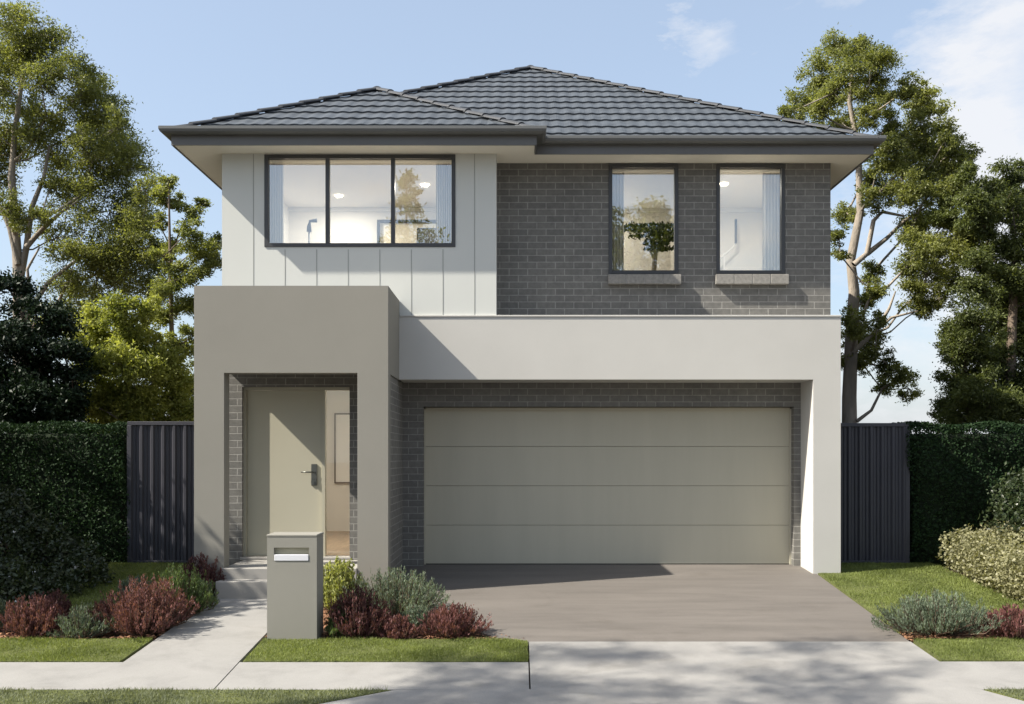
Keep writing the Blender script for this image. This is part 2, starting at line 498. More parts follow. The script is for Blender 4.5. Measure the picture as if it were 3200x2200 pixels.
# lawns (base sheets), blades follow
lawn_polys = {
    'verge_left': [(-12, Yv0 + .01), (-3.53, Yv0 + .01), (-3.50, Yv1 - .02), (-12, Yv1)],
    'verge_mid': [(-2.44, Yv0 + .01), (.085, Yv0 + .01), (.085, Yv1 - .1), (-.1, Yv1 - .04), (-2.44, Yv1 - .02)],
    'verge_right': [(DX + .04, Yv0 + .04), (12, Yv0 + .04), (12, Yv1 - .03), (DX + .06, Yv1 - .03)],
    'nature_left': [(-12, YK - .17), (-1.97, YK - .17), (-1.63, 8.0), (-1.03, YF - .03), (-12, YF - .01)],
    'nature_right': [(4.62, YK - .17), (12, YK - .17), (12, YF - .01), (DX + .05, YF - .01), (4.12, 7.9)],
    'lawn_right': [(3.74, 10.75), (3.8, 10.3), (4.3, 10.75), (5.6, 10.95), (5.45, 13.9), (4.08, 13.9), (4.08, 13.02), (3.76, 13.02)],
    'lawn_left': [(-9, 10.9), (-5.1, 10.9), (-4.3, 11.4), (-3.8, 12.3), (-3.74, 13.9), (-9, 13.9)],
}
for k, p in lawn_polys.items():
    sheet('lawn', p, .014, .06, M['lawn'])

def in_poly(P, poly):
    x, y = P[:, 0], P[:, 1]; c = np.zeros(len(P), bool); n = len(poly)
    for i in range(n):
        x0, y0 = poly[i]; x1, y1 = poly[(i + 1) % n]
        if y0 == y1: continue
        t = ((y0 > y) != (y1 > y)) & (x < (x1 - x0) * (y - y0) / (y1 - y0) + x0)
        c ^= t
    return c
def blades(name, poly, dens, h, wid, label, xlim=(-7.5, 7.5)):
    xs = [p[0] for p in poly]; ys = [p[1] for p in poly]
    x0, x1, y0, y1 = max(min(xs), xlim[0]), min(max(xs), xlim[1]), min(ys), max(ys)
    n = int((x1 - x0) * (y1 - y0) * dens)
    P = np.stack([RNG.uniform(x0, x1, n), RNG.uniform(y0, y1, n)], 1)
    P = P[in_poly(P, poly)]; n = len(P)
    z = np.where(P[:, 1] >= 13.47, 0, -SL * (13.47 - P[:, 1])) + .01
    B = np.column_stack([P, z])
    a = RNG.uniform(0, 2 * np.pi, n); s = np.column_stack([np.cos(a), np.sin(a), np.zeros(n)]) * wid * RNG.uniform(.6, 1.3, (n, 1)) / 2
    patch = .8 + .35 * np.sin(P[:, 0] * 5.1 + 1.3 * np.sin(P[:, 1] * 7)) * np.sin(P[:, 1] * 6.3 + P[:, 0])
    H = (h * RNG.uniform(.5, 1.25, n) * patch)[:, None]
    tip = B + np.column_stack([RNG.normal(0, .5, n), RNG.normal(0, .5, n), np.ones(n)]) * H
    me = quads_mesh(name, np.stack([B - s, B + s, tip], 1), 3)
    o = link(name, me, M['grassd' if 'street' in label else 'grassm'])
    tag(o, label, 'grass', kind='stuff')
blades('grass', lawn_polys['verge_left'], 14000, .030, .007, 'short sunlit grass strip left of the garden path')
blades('grass', lawn_polys['verge_mid'], 14000, .030, .007, 'short grass strip in front of the letterbox')
blades('grass', lawn_polys['verge_right'], 13000, .030, .007, 'shaded grass strip right of the pale driveway crossover')
blades('grass', lawn_polys['nature_left'], 9000, .035, .008, 'shaded street verge grass along the bottom left')
blades('grass', lawn_polys['nature_right'], 9000, .035, .008, 'street verge grass in the bottom right corner')
blades('grass', lawn_polys['lawn_right'], 8000, .028, .008, 'sunlit side lawn right of the driveway')
blades('grass', lawn_polys['lawn_left'], 6000, .03, .008, 'deeply shaded lawn left of the porch')

# bark mulch chips on the beds
def chips(poly, n, label):
    P = np.stack([RNG.uniform(min(p[0] for p in poly), max(p[0] for p in poly), n), RNG.uniform(min(p[1] for p in poly), max(p[1] for p in poly), n)], 1)
    P = P[in_poly(P, poly)]; k = len(P)
    C = np.column_stack([P, -SL * (13.47 - P[:, 1]) - .03 + RNG.uniform(0, .035, k)])
    a = RNG.uniform(0, 6.28, k); d = np.column_stack([np.cos(a), np.sin(a), RNG.normal(0, .2, k)]); d = unit(d)
    s = unit(np.cross(d, np.column_stack([RNG.normal(0, .25, k), RNG.normal(0, .25, k), np.ones(k)])))
    L = RNG.uniform(.02, .06, (k, 1)) / 2; W = RNG.uniform(.008, .02, (k, 1)) / 2
    me = quads_mesh('bark_mulch', np.stack([C - d * L - s * W, C - d * L + s * W, C + d * L + s * W, C + d * L - s * W], 1))
    tag(link('bark_mulch', me, M['mulchchip']), label, 'mulch', kind='stuff')
chips([(-2.44, 9.93), (.05, 9.93), (.05, 9.99), (-.55, 10.35), (-.95, 11.0), (-1.49, 12.1), (-2.44, 11.7)], 16000, 'orange brown bark mulch under the shrubs beside the driveway')
chips([(-7, 9.95), (-3.5, 9.95), (-3.43, 11.65), (-3.8, 12.3), (-4.3, 11.4), (-5.1, 10.9), (-7, 10.9)], 16000, 'bark mulch under the shrubs left of the path')
chips([(DX + .02, 9.93), (6.5, 9.93), (6.2, 11.0), (5.6, 10.95), (4.3, 10.75), (3.8, 10.35)], 12000, 'bark mulch under the low shrubs right of the driveway')

# ------------------------------------------------------------------ house
H = empty('house', (0, 13.4, 0), 'two storey house with grey tiled hip roof, dark brick, pale cladding and double garage', 'house')
YP = 11.88       # face of the porch frame
YB = 13.0        # face of the light rendered frame
YC = 13.02       # cladding face
YG = 13.58      # garage brick face
YW = 13.44       # garage and upper brick face
YD = 12.82       # brick face beside the front door
ZS = 5.24        # soffit level

def wall(x0, x1, z0, z1, yf, yb, holes, name, mat, parent):
    xs = sorted({x0, x1} | {h[0] for h in holes} | {h[1] for h in holes})
    zs = sorted({z0, z1} | {h[2] for h in holes} | {h[3] for h in holes})
    def solid(i, j):
        if i < 0 or j < 0 or i >= len(xs) - 1 or j >= len(zs) - 1: return False
        cx, cz = (xs[i] + xs[i + 1]) / 2, (zs[j] + zs[j + 1]) / 2
        return not any(h[0] < cx < h[1] and h[2] < cz < h[3] for h in holes)
    b = MB()
    for i in range(len(xs) - 1):
        for j in range(len(zs) - 1):
            if not solid(i, j): continue
            a, c, d, e = xs[i], xs[i + 1], zs[j], zs[j + 1]
            b.face([(a, yf, d), (c, yf, d), (c, yf, e), (a, yf, e)])
            b.face([(a, yb, d), (a, yb, e), (c, yb, e), (c, yb, d)])
            if not solid(i - 1, j): b.face([(a, yf, d), (a, yf, e), (a, yb, e), (a, yb, d)])
            if not solid(i + 1, j): b.face([(c, yf, d), (c, yb, d), (c, yb, e), (c, yf, e)])
            if not solid(i, j - 1): b.face([(a, yf, d), (a, yb, d), (c, yb, d), (c, yf, d)])
            if not solid(i, j + 1): b.face([(a, yf, e), (c, yf, e), (c, yb, e), (a, yb, e)])
    return b.build(name, mat, parent)

# upper brick wall, with the two window openings
WA, WB_ = (1.17, 2.074, 3.80, 5.232), (2.567, 3.458, 3.80, 5.232)
wall(-.30, 4.05, 3.05, ZS - .002, YW, YW + .22, [WA, WB_], 'brick_wall', M['brick'], H)
# garage brick wall
GD = (-1.247, 3.612, -.02, 2.088)
wall(-1.60, 4.03, -.08, 2.62, YG, YG + .26, [GD], 'brick_wall', M['brick'], H)
# side and rear walls of the body
b = MB(); b.box(3.83, 4.05, YG + .225, 24, -.1, ZS - .002); b.box(-3.72, -3.50, 13.27, 24, -.1, ZS - .002)
b.box(-3.72, 4.05, 24.0, 24.2, -.1, ZS - .002)
b.build('side_wall', M['brick'], H)
# cladding wall with the wide window opening
WC = (-3.192, -.792, 4.067, 5.228)
wall(-3.726, -.278, 3.16, ZS - .002, YC, YC + .20, [WC], 'cladding_wall', M['clad'], H)['label'] = 'pale grey green vertical board cladding'
b = MB(); b.box(-.40, -.279, YC + .201, YW - .002, 3.21, ZS - .003); b.build('cladding_return', M['clad'], H)
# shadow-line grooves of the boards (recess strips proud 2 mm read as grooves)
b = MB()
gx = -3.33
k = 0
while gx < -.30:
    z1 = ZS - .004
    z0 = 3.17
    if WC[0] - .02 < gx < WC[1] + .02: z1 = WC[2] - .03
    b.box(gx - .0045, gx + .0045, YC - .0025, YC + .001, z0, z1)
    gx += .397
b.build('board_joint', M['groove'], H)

# light rendered frame round the garage: beam and pier in one rendered surface
wall(-1.49, 4.045, -.30, 3.185, YB, YG - .003, [(-1.50, 3.70, -.31, 2.40)], 'garage_surround', M['render_light'], H)['label'] = 'pale rendered frame around the garage opening'
b = MB(); b.box(-1.49, 4.055, YB - .012, YW - .001, 3.187, 3.208, .003); b.build('beam_capping', M['render_light'], H)

# porch frame
wall(-3.72, -1.494, -.5, 3.393, YP, YP + .22, [(-3.377, -1.847, -.51, 2.394)], 'porch_surround', M['render_taupe'], H)['label'] = 'taupe rendered frame around the porch'
b = MB(); b.box(-3.719, -3.50, YP + .222, YC - .003, 2.62, 3.391); b.build('porch_side_beam', M['render_taupe'], H)
b = MB(); b.box(-1.80, -1.495, YP + .222, YC - .003, 2.394, 3.391); b.build('porch_side_beam', M['render_taupe'], H)
b = MB(); b.box(-3.498, -1.802, YP + .222, YD + .3, 2.64, 2.72); b.build('porch_ceiling', M['soffit'], H)
b = MB(); b.box(-3.498, -1.802, YP + .222, YC - .003, 3.30, 3.385); b.build('porch_roof', M['fascia'], H)
# brick side wall of porch facing the driveway
b = MB(); b.box(-1.80, -1.515, YP + .222, YG - .003, -.3, 2.392); b.build('porch_brick_wall', M['brick'], H)
# brick wall round the front door
DO = (-3.42, -2.09, .16, 2.295)
wall(-3.72, -1.802, -.3, 2.638, YD, YD + .22, [DO], 'door_brick_wall', M['brick'], H)
# porch slab and step
b = MB(); b.box(-3.40, -1.85, YP - .02, YD - .002, -.3, .155, .008); b.build('porch_slab', M['slab'], H)
b = MB(); b.box(-3.40, -2.30, YP - .26, YP - .022, -.4, .03, .006); b.build('porch_step', M['slab'], H)

# front door, frame and sidelight
FR = MB()
yd = YD + .10
FR.box(DO[0], DO[0] + .035, yd - .04, yd + .06, .16, DO[3])
FR.box(DO[0] + .036, DO[1] - .001, yd - .04, yd + .06, DO[3] - .035, DO[3])
FR.box(-2.445, -2.405, yd - .04, yd + .06, .17, DO[3] - .036)
FR.box(-2.10, DO[1] - .002, yd - .04, yd + .06, .17, DO[3] - .036)
fr = FR.build('door_frame', M['door'], H)
b = MB(); b.box(DO[0] - .02, DO[1] + .02, YD - .03, YD + .2, .157, .19, .004); b.build('door_sill', M['slab'], H)
b = MB(); b.box(DO[0] + .037, -2.447, yd, yd + .045, .195, DO[3] - .038, .003)
dr = b.build('front_door', M['door'], H)
b = MB()
b.box(-2.582, -2.508, yd - .016, yd - .001, 1.07, 1.34, .004)
b.tube([(-2.545, yd - .01, 1.24), (-2.545, yd - .06, 1.24)], .011, 10)
b.tube([(-2.545, yd - .055, 1.24), (-2.70, yd - .055, 1.24)], .009, 10)
b.tube([(-2.545, yd - .014, 1.12), (-2.545, yd - .034, 1.12)], .036, 16)
b.tube([(-2.545, yd - .03, 1.12), (-2.545, yd - .045, 1.12)], .014, 12)
b.build('handle', M['metal'], dr)
b = MB(); b.box(-2.404, -2.101, yd + .01, yd + .02, .20, DO[3] - .036); b.build('sidelight_glass', M['glass_side'], H)

# garage door of four panels
gdo = None
b = MB()
ph = 2.088 / 4
for k in range(4):
    b.box(GD[0] + .004, GD[1] - .004, YG + .17, YG + .21, k * ph + (.012 if k == 0 else .002), (k + 1) * ph - .002, .002)
gdo = b.build('garage_door', M['garage'], H)
b = MB(); b.box(GD[0] + .004, GD[1] - .004, YG + .211, YG + .23, 0.0, 2.085); b.build('door_backing', M['seam'], gdo)
b = MB()
b.box(GD[0] - .0, GD[0] + .02, YG + .13, YG + .168, 0, 2.06); b.box(GD[1] - .02, GD[1], YG + .13, YG + .168, 0, 2.06)
b.box(GD[0] + .021, GD[1] - .021, YG + .13, YG + .168, 2.05, 2.08)
b.build('garage_door_frame', M['garage'], H)
b = MB(); b.box(GD[0] + .02, GD[1] - .02, YG + .155, YG + .17, .001, .014); b.build('weather_seal', M['black'], gdo)

# windows
def window(h, yface, mull, name='window'):
    x0, x1, z0, z1 = h
    t = .048
    y0, y1 = yface - .012, yface + .07
    b = MB()
    b.box(x0, x0 + t, y0, y1, z0, z1, .003); b.box(x1 - t, x1, y0, y1, z0, z1, .003)
    b.box(x0 + t, x1 - t, y0, y1, z1 - t, z1, .003); b.box(x0 + t, x1 - t, y0, y1, z0, z0 + t, .003)
    for mx in mull: b.box(mx - .024, mx + .024, y0 + .003, y1, z0 + t, z1 - t, .003)
    wo = b.build(name, M['frame'], H)
    e = [x0 + t] + [v for mx in mull for v in (mx - .024, mx + .024)] + [x1 - t]
    for k in range(0, len(e), 2):
        b = MB(); b.box(e[k], e[k + 1], yface + .03, yface + .036, z0 + t, z1 - t)
        b.build('pane', M['glass'], wo)
    return wo
window(WC, YC, [-2.401, -1.578])['label'] = 'wide three pane window in the cladding'
window(WA, YW, [])['label'] = 'tall single pane window, left one in the brick'
window(WB_, YW, [])['label'] = 'tall single pane window, right one in the brick'
# slim inner sash rails seen on the side lights of the wide window
def sill(x0, x1):
    b = MB()
    n = 4; wd = (x1 - x0) / n
    for k in range(n):
        b.box(x0 + k * wd + (.004 if k else 0), x0 + (k + 1) * wd - (.004 if k < n - 1 else 0), YW - .085, YW + .0, 3.66, 3.785, .004)
    o = b.build('window_sill', M['sill'], H)
    b = MB(); b.box(x0 + .01, x1 - .01, YW - .078, YW - .002, 3.665, 3.78); b.build('mortar', M['mortar'], o)
sill(1.16, 2.10); sill(2.55, 3.49)

# soffits, fascias, gutters
FL, GLx = -4.23, -4.34
FRx, GRx = 4.46, 4.57
YF1, YG1 = 12.62, 12.50       # front wing fascia and gutter
YF2, YG2 = 13.0, 12.88       # main fascia and gutter
b = MB()
b.box(FL + .02, .20, YF1 + .021, YF2 + .02, ZS, ZS + .012)
b.box(FL + .02, FRx - .02, YF2 + .021, 24.6, ZS, ZS + .012)
b.build('soffit', M['soffit'], H)
b = MB()
b.box(FL, .223, YF1, YF1 + .02, ZS - .012, 5.40)
b.box(.203, .223, YF1 + .021, YF2 - .001, ZS - .012, 5.40)
b.box(.203, FRx, YF2, YF2 + .02, ZS - .012, 5.40)
b.box(FL, FL + .02, YF1 + .021, 24.6, ZS - .012, 5.40)
b.box(FRx - .02, FRx, YF2 + .021, 24.6, ZS - .012, 5.40)
b.build('fascia', M['fascia'], H)
# gutter: quad profile swept along the eaves; p = (outward offset from fascia, z)
GP = [(0, 5.345), (.075, 5.345), (.105, 5.365), (.118, 5.395), (.118, 5.428), (.108, 5.432), (.108, 5.40), (.02, 5.37), (0, 5.40)]
path = [(FL, 24.6, 'L'), (FL, YF1, 'C'), (.223, YF1, 'C'), (.223, YF2, 'I'), (FRx, YF2, 'C'), (FRx, 24.6, 'R')]
def corner(i, o):
    x, y, _ = path[i]
    if i == 0: return (x - o, y)
    if i == 1: return (x - o, y - o)
    if i == 2: return (x + o, y - o)
    if i == 3: return (x + o, y - o)
    if i == 4: return (x + o, y - o)
    return (x + o, y)
b = MB()
for i in range(len(path) - 1):
    for k in range(len(GP)):
        (o1, z1), (o2, z2) = GP[k], GP[(k + 1) % len(GP)]
        p, q = corner(i, o1), corner(i + 1, o1); r, s_ = corner(i + 1, o2), corner(i, o2)
        b.face([(*p, z1), (*q, z1), (*r, z2), (*s_, z2)])
b.build('gutter', M['gutter'], H)

# roof: tiled planes, each course a lapped strip with a rolled profile
TANP = .583
def tiled(b, A, B_, C_, D_, up, out, pitchcos):
    """courses between eave A->B and top edge D->C (may coincide)"""
    A, B_, C_, D_ = map(Vector, (A, B_, C_, D_))
    ex = (B_ - A).normalized()
    nrm = ex.cross(((C_ + D_) / 2 - (A + B_) / 2)).normalized()
    if nrm.z < 0: nrm = -nrm
    slope = ((D_ - A) - ex * (D_ - A).dot(ex)).length
    n = max(1, round(slope / .37))
    for r in range(n):
        t0, t1 = r / n, (r + 1) / n
        L0, R0 = A.lerp(D_, t0), B_.lerp(C_, t0); L1, R1 = A.lerp(D_, t1), B_.lerp(C_, t1)
        w0 = (R0 - L0).length
        m = max(2, int(w0 / .0275))
        off = 0
        prev = None
        for c in range(m + 1):
            f = c / m
            p0 = L0.lerp(R0, f)
            s0 = (p0 - A).dot(ex)
            # projection straight up-slope, clipped by the hips
            l1, r1 = (L1 - A).dot(ex), (R1 - A).dot(ex)
            s1 = min(max(s0, l1), r1)
            p1 = L1 + ex * (s1 - l1)
            ph = ((s0 + off) / .165) % 1.0
            wv = .0048 * math.cos(2 * math.pi * ph)
            a = p0 + nrm * (.026 + wv + random.uniform(-.0015, .0015))
            d = p0 - nrm * .004
            e = p1 + nrm * (.004 + wv)
            if prev:
                b.face([prev[1], d, a, prev[0]])
                b.face([prev[0], a, e, prev[2]])
            prev = (a, d, e)
ZE = 5.36
xl, xr = -4.27, 4.51
AP = Vector((.20, 17.20, 7.86))          # main apex
b = MB()
e1 = 12.93
tiled(b, (xl, e1, ZE), (xr, e1, ZE), AP, AP, 0, 0, 0)
tiled(b, (xr, e1, ZE), (xr, 24.7, ZE), (.20, 20.4, 7.86), AP, 0, 0, 0)
tiled(b, (xl, 24.7, ZE), (xl, e1, ZE), AP, (.20, 20.4, 7.86), 0, 0, 0)
b.face([(xl, 24.7, ZE), (xr, 24.7, ZE), (.20, 20.4, 7.86)])
# front wing
e2 = 12.57
S1 = Vector((-2.03, 14.86, 6.675)); S2 = Vector((-2.03, 15.5, 6.675))
tiled(b, (xl, e2, ZE), (.27, e2, ZE), S1, S1, 0, 0, 0)
tiled(b, (.27, e2, ZE), (.27, 13.1, ZE), S2, S1, 0, 0, 0)
tiled(b, (xl, 13.1, ZE), (xl, e2, ZE), S1, S2, 0, 0, 0)
rf = b.build('roof', M['tile'], H)
# ridge and hip caps
def caps(b, P, Q, r=.055):
    P, Q = Vector(P), Vector(Q); L = (Q - P).length; n = max(1, round(L / .36)); d = (Q - P) / n; t = d.normalized()
    side = t.cross(Vector((0, 0, 1))).normalized(); up = side.cross(t).normalized()
    for k in range(n):
        p0 = P + d * k; p1 = P + d * (k + 1.12)
        rings = []
        for p, rr, lift in ((p0, r * 1.08, .010), (p1, r * .95, -.004)):
            rings.append([p + side * (rr * 1.15 * math.cos(a)) + up * (rr * .75 * math.sin(a) + lift) for a in [math.pi * j / 8 for j in range(9)]])
        for j in range(8): b.face([rings[0][j], rings[0][j + 1], rings[1][j + 1], rings[1][j]], True)
        b.face(rings[0])
b = MB()
z3 = Vector((0, 0, .02))
caps(b, Vector((xr, e1, ZE)) + z3, AP + z3); caps(b, Vector((xl, e1 + .0, ZE)) + z3, AP + z3)
caps(b, AP + z3, Vector((.20, 20.4, 7.86)) + z3)
caps(b, Vector((xl, e2, ZE)) + z3, S1 + z3); caps(b, Vector((.27, e2, ZE)) + z3, S1 + z3); caps(b, S1 + z3, S2 + z3)
b.build('ridge_cap', M['cap'], rf)

# ------------------------------------------------------------------ rooms behind the glass
def room(x0, x1, y0, y1, z0, z1, lights, wmat='inwall'):
    b = MB()
    b.face([(x0, y1, z0), (x0, y1, z1), (x1, y1, z1), (x1, y1, z0)])
    b.face([(x0, y0, z0), (x0, y0, z1), (x0, y1, z1), (x0, y1, z0)])
    b.face([(x1, y0, z0), (x1, y1, z0), (x1, y1, z1), (x1, y0, z1)])
    b.build('interior_wall', M[wmat], H)
    b = MB(); b.face([(x0, y0, z1), (x1, y0, z1), (x1, y1, z1), (x0, y1, z1)]); b.build('interior_ceiling', M['inceil'], H)
    b = MB(); b.face([(x0, y0, z0), (x0, y1, z0), (x1, y1, z0), (x1, y0, z0)]); b.build('interior_floor', M['infloor'], H)
    b = MB(); b.box(x0, x1, y1 - .03, y1 - .001, z1 - .06, z1 - .002); b.build('cornice', M['white'], H)
    for (lx, ly, en) in lights:
        b = MB(); b.tube([(lx, ly, z1 - .012), (lx, ly, z1 - .001)], .055, 18)
        o = b.build('downlight', M['bulb'], H)
        l = bpy.data.lights.new('lamp', 'AREA'); l.shape = 'DISK'; l.size = .10; l.energy = en; l.color = (1, .93, .83)
        lo = bpy.data.objects.new('lamp', l); lo.location = (lx, ly, z1 - .03); COL.objects.link(lo); lo.parent = o
room(-3.49, -.41, 13.23, 15.75, 2.85, 5.215, [(-2.6, 15.0, 14), (-1.3, 14.4, 13)])
room(.6, 2.32, 13.67, 15.8, 2.85, 5.215, [(1.0, 15.2, 12)])
room(2.34, 3.82, 13.67, 15.8, 2.85, 5.215, [(2.85, 14.35, 14)])
room(-3.49, -1.81, 13.05, 17.5, .17, 2.63, [(-2.6, 14.6, 20)])

def curtain(x0, x1, y, z0, z1, label, folds=9):
    b = MB(); n = folds * 6
    P = [(x0 + (x1 - x0) * k / n, y + .03 * math.sin(2 * math.pi * folds * k / n)) for k in range(n + 1)]
    for k in range(n):
        for sgn in (0, .004):
            b.face([(P[k][0], P[k][1] + sgn, z0), (P[k + 1][0], P[k + 1][1] + sgn, z0), (P[k + 1][0], P[k + 1][1] + sgn, z1), (P[k][0], P[k][1] + sgn, z1)], True)
    o = b.build('curtain', M['curtain'], None)
    tag(o, label, 'curtain', 'sheer curtains behind the upper windows')
curtain(-3.30, -3.02, 13.33, 2.9, 5.20, 'white sheer curtain at left end of the wide upstairs window')
curtain(-1.06, -.80, 13.33, 2.9, 5.20, 'white sheer curtain at right end of the wide upstairs window')
curtain(1.17, 1.40, 13.75, 2.9, 5.20, 'white sheer curtain in the left tall window of the brick wall', 6)
curtain(3.24, 3.50, 13.75, 2.9, 5.20, 'white sheer curtain in the right tall window of the brick wall', 6)
# interior furniture and one reflection stand-in visible through the glass
t = empty('wardrobe', (-1.7, 15.7, 2.85), 'black framed wardrobe at the back of the wide upstairs window room', 'wardrobe')
b = MB(); b.box(-2.13, -2.09, 15.60, 15.66, 2.86, 5.0); b.box(-2.089, -1.10, 15.60, 15.66, 4.96, 5.0); b.box(-1.12, -1.10, 15.60, 15.66, 2.86, 4.958)
b.build('frame', M['black'], t)
b = MB(); b.box(-2.088, -1.122, 15.661, 15.72, 2.86, 4.955); b.build('door', M['soffit'], t)
t = empty('wall_screen', (-1.35, 15.5, 4.6), 'dark square screen seen low in the right pane of the wide upstairs window', 'screen')
b = MB(); b.box(-1.52, -1.18, 15.52, 15.56, 4.45, 4.86, .01); b.build('casing', M['black'], t)
b = MB(); b.box(-1.50, -1.20, 15.512, 15.519, 4.47, 4.84); b.build('screen', M['frame'], t)
t = empty('floor_lamp', (-2.95, 14.6, 2.85), 'thin black floor lamp inside left pane of the wide upstairs window', 'lamp')
b = MB(); b.tube([(-2.95, 14.6, 2.87), (-2.95, 14.6, 4.62)], .012, 8); b.build('pole', M['black'], t)
b = MB(); b.tube([(-2.95, 14.6, 4.6), (-2.95, 14.6, 4.68), (-2.94, 14.6, 4.75), (-2.84, 14.6, 4.76)], [.035, .03, .02, .03], 12); b.build('lamp_head', M['black'], t)
b = MB(); b.tube([(-2.95, 14.6, 2.851), (-2.95, 14.6, 2.87)], .14, 20); b.build('base', M['black'], t)
t = empty('tree_reflection_shape', (1.95, 14.9, 2.85), 'dark layered tree shape standing in for a reflection in the left tall window of the brick wall', 'tree_shape')  # added solid shape imitating a tree mirrored in the pane
b = MB(); b.tube([(1.95, 14.9, 3.3), (1.93, 14.9, 3.9), (1.97, 14.9, 4.35), (1.92, 14.9, 4.6)], [.05, .04, .035, .02], 8)
b.tube([(1.96, 14.9, 4.25), (1.82, 14.9, 4.55)], [.02, .01], 6)
b.build('trunk', M['bark'], t)
b = MB(); b.tube([(1.95, 14.9, 2.86), (1.95, 14.9, 3.3)], [.16, .2], 20); b.build('shape_base', M['white'], t)
C = []
for (cx, cz, rx, rz, n) in ((1.95, 4.745, .42, .018, 900), (1.86, 4.69, .36, .014, 500), (2.05, 4.63, .22, .022, 500), (2.12, 4.56, .26, .014, 350), (1.98, 4.50, .17, .03, 450), (2.02, 4.42, .20, .016, 350), (1.74, 4.61, .14, .010, 120)):
    q = RNG.normal(size=(n, 3)) * .5
    C.append(np.column_stack([cx + np.clip(q[:, 0], -1, 1) * rx, 14.9 + q[:, 1] * .15, cz + np.clip(q[:, 2], -1, 1) * rz]))
C = np.concatenate(C)
link('foliage', quads_mesh('foliage', leaf_quads(C, .06, .03)), M['core'], t)
t = empty('stair_rail', (3.0, 15.6, 2.85), 'white sloping stair handrail inside the right tall window of the brick wall', 'handrail')
b = MB(); b.tube([(2.98, 15.6, 4.35), (3.28, 15.6, 4.63)], .014, 8); b.tube([(2.7, 15.6, 4.1), (2.98, 15.6, 4.35)], .014, 8); b.build('rail', M['white'], t)
for px_ in (2.8, 3.1): 
    b = MB(); b.box(px_ - .012, px_ + .012, 15.59, 15.61, 2.86, 4.15 + (px_ - 2.7) * .9); b.build('baluster', M['white'], t)
b = MB(); b.box(3.255, 3.285, 15.56, 15.60, 4.64, 5.0); tag(b.build('wall_panel', M['black']), 'narrow black vertical strip inside the right tall window of the brick wall', 'wall panel')
t = empty('picture_frame', (-2.85, 17.45, 1.7), 'thin framed picture on the hallway wall seen beside the front door', 'picture')
b = MB(); x0, x1, z0, z1, yy = -3.10, -2.55, .98, 2.16, 17.44
for q in ((x0, x0 + .02, z0, z1), (x1 - .02, x1, z0, z1), (x0 + .02, x1 - .02, z0, z0 + .02), (x0 + .02, x1 - .02, z1 - .02, z1)): b.box(q[0], q[1], yy, yy + .04, q[2], q[3])
b.build('frame', M['bark_dark'], t)
b = MB(); b.box(x0 + .021, x1 - .021, yy + .02, yy + .03, z0 + .021, z1 - .021); b.build('picture', M['white'], t)

# ------------------------------------------------------------------ letterbox
t = empty('letterbox', (-2.16, 10.05, gz(10.0)), 'tall taupe rendered pillar letterbox beside the garden path', 'letterbox')
mb0, mx0, mx1, my0, my1 = gz(9.89), -2.40, -1.925, 9.89, 10.22
b = MB()
zt = .668; s0, s1, sl_, sr_ = .435, .565, -2.335, -2.0
b.box(mx0, sl_, my0, my1, mb0 - .15, zt)
b.box(sr_, mx1, my0, my1, mb0 - .15, zt)
b.box(sl_, sr_, my0, my1, mb0 - .15, s0)
b.box(sl_, sr_, my0, my1, s1, zt)
b.box(sl_, sr_, my0 + .10, my1, s0, s1)
# merge flush fronts into one clean pillar: build as a wall with a hole instead
b = MB()
xs_, zs_ = (mx0, sl_, sr_, mx1), (mb0 - .15, s0, s1, zt)
for i in range(3):
    for j in range(3):
        if i == 1 and j == 1: continue
        b.face([(xs_[i], my0, zs_[j]), (xs_[i + 1], my0, zs_[j]), (xs_[i + 1], my0, zs_[j + 1]), (xs_[i], my0, zs_[j + 1])])
b.face([(sl_, my0, s0), (sr_, my0, s0), (sr_, my0 + .07, s0), (sl_, my0 + .07, s0)])
b.face([(sl_, my0, s1), (sl_, my0 + .07, s1), (sr_, my0 + .07, s1), (sr_, my0, s1)])
b.face([(sl_, my0, s0), (sl_, my0 + .07, s0), (sl_, my0 + .07, s1), (sl_, my0, s1)])
b.face([(sr_, my0, s0), (sr_, my0, s1), (sr_, my0 + .07, s1), (sr_, my0 + .07, s0)])
b.face([(mx0, my0, zs_[0]), (mx0, my0, zt), (mx0, my1, zt), (mx0, my1, zs_[0])])
b.face([(mx1, my0, zs_[0]), (mx1, my1, zs_[0]), (mx1, my1, zt), (mx1, my0, zt)])
b.face([(mx0, my1, zs_[0]), (mx0, my1, zt), (mx1, my1, zt), (mx1, my1, zs_[0])])
b.build('pillar', M['mailbox'], t)
b = MB(); b.box(mx0 - .004, mx1 + .004, my0 - .004, my1 + .004, zt + .001, zt + .022, .004); b.build('cap', M['mailbox'], t)
b = MB(); b.box(sl_, sr_, my0 + .035, my0 + .045, s0, s1); b.build('slot_recess', M['slotdark'], t)
b = MB(); b.box(sl_ + .004, sr_ - .004, my0 - .006, my0 + .03, s0 + .004, s0 + .064, .004); b.build('slot_flap', M['slot'], t)

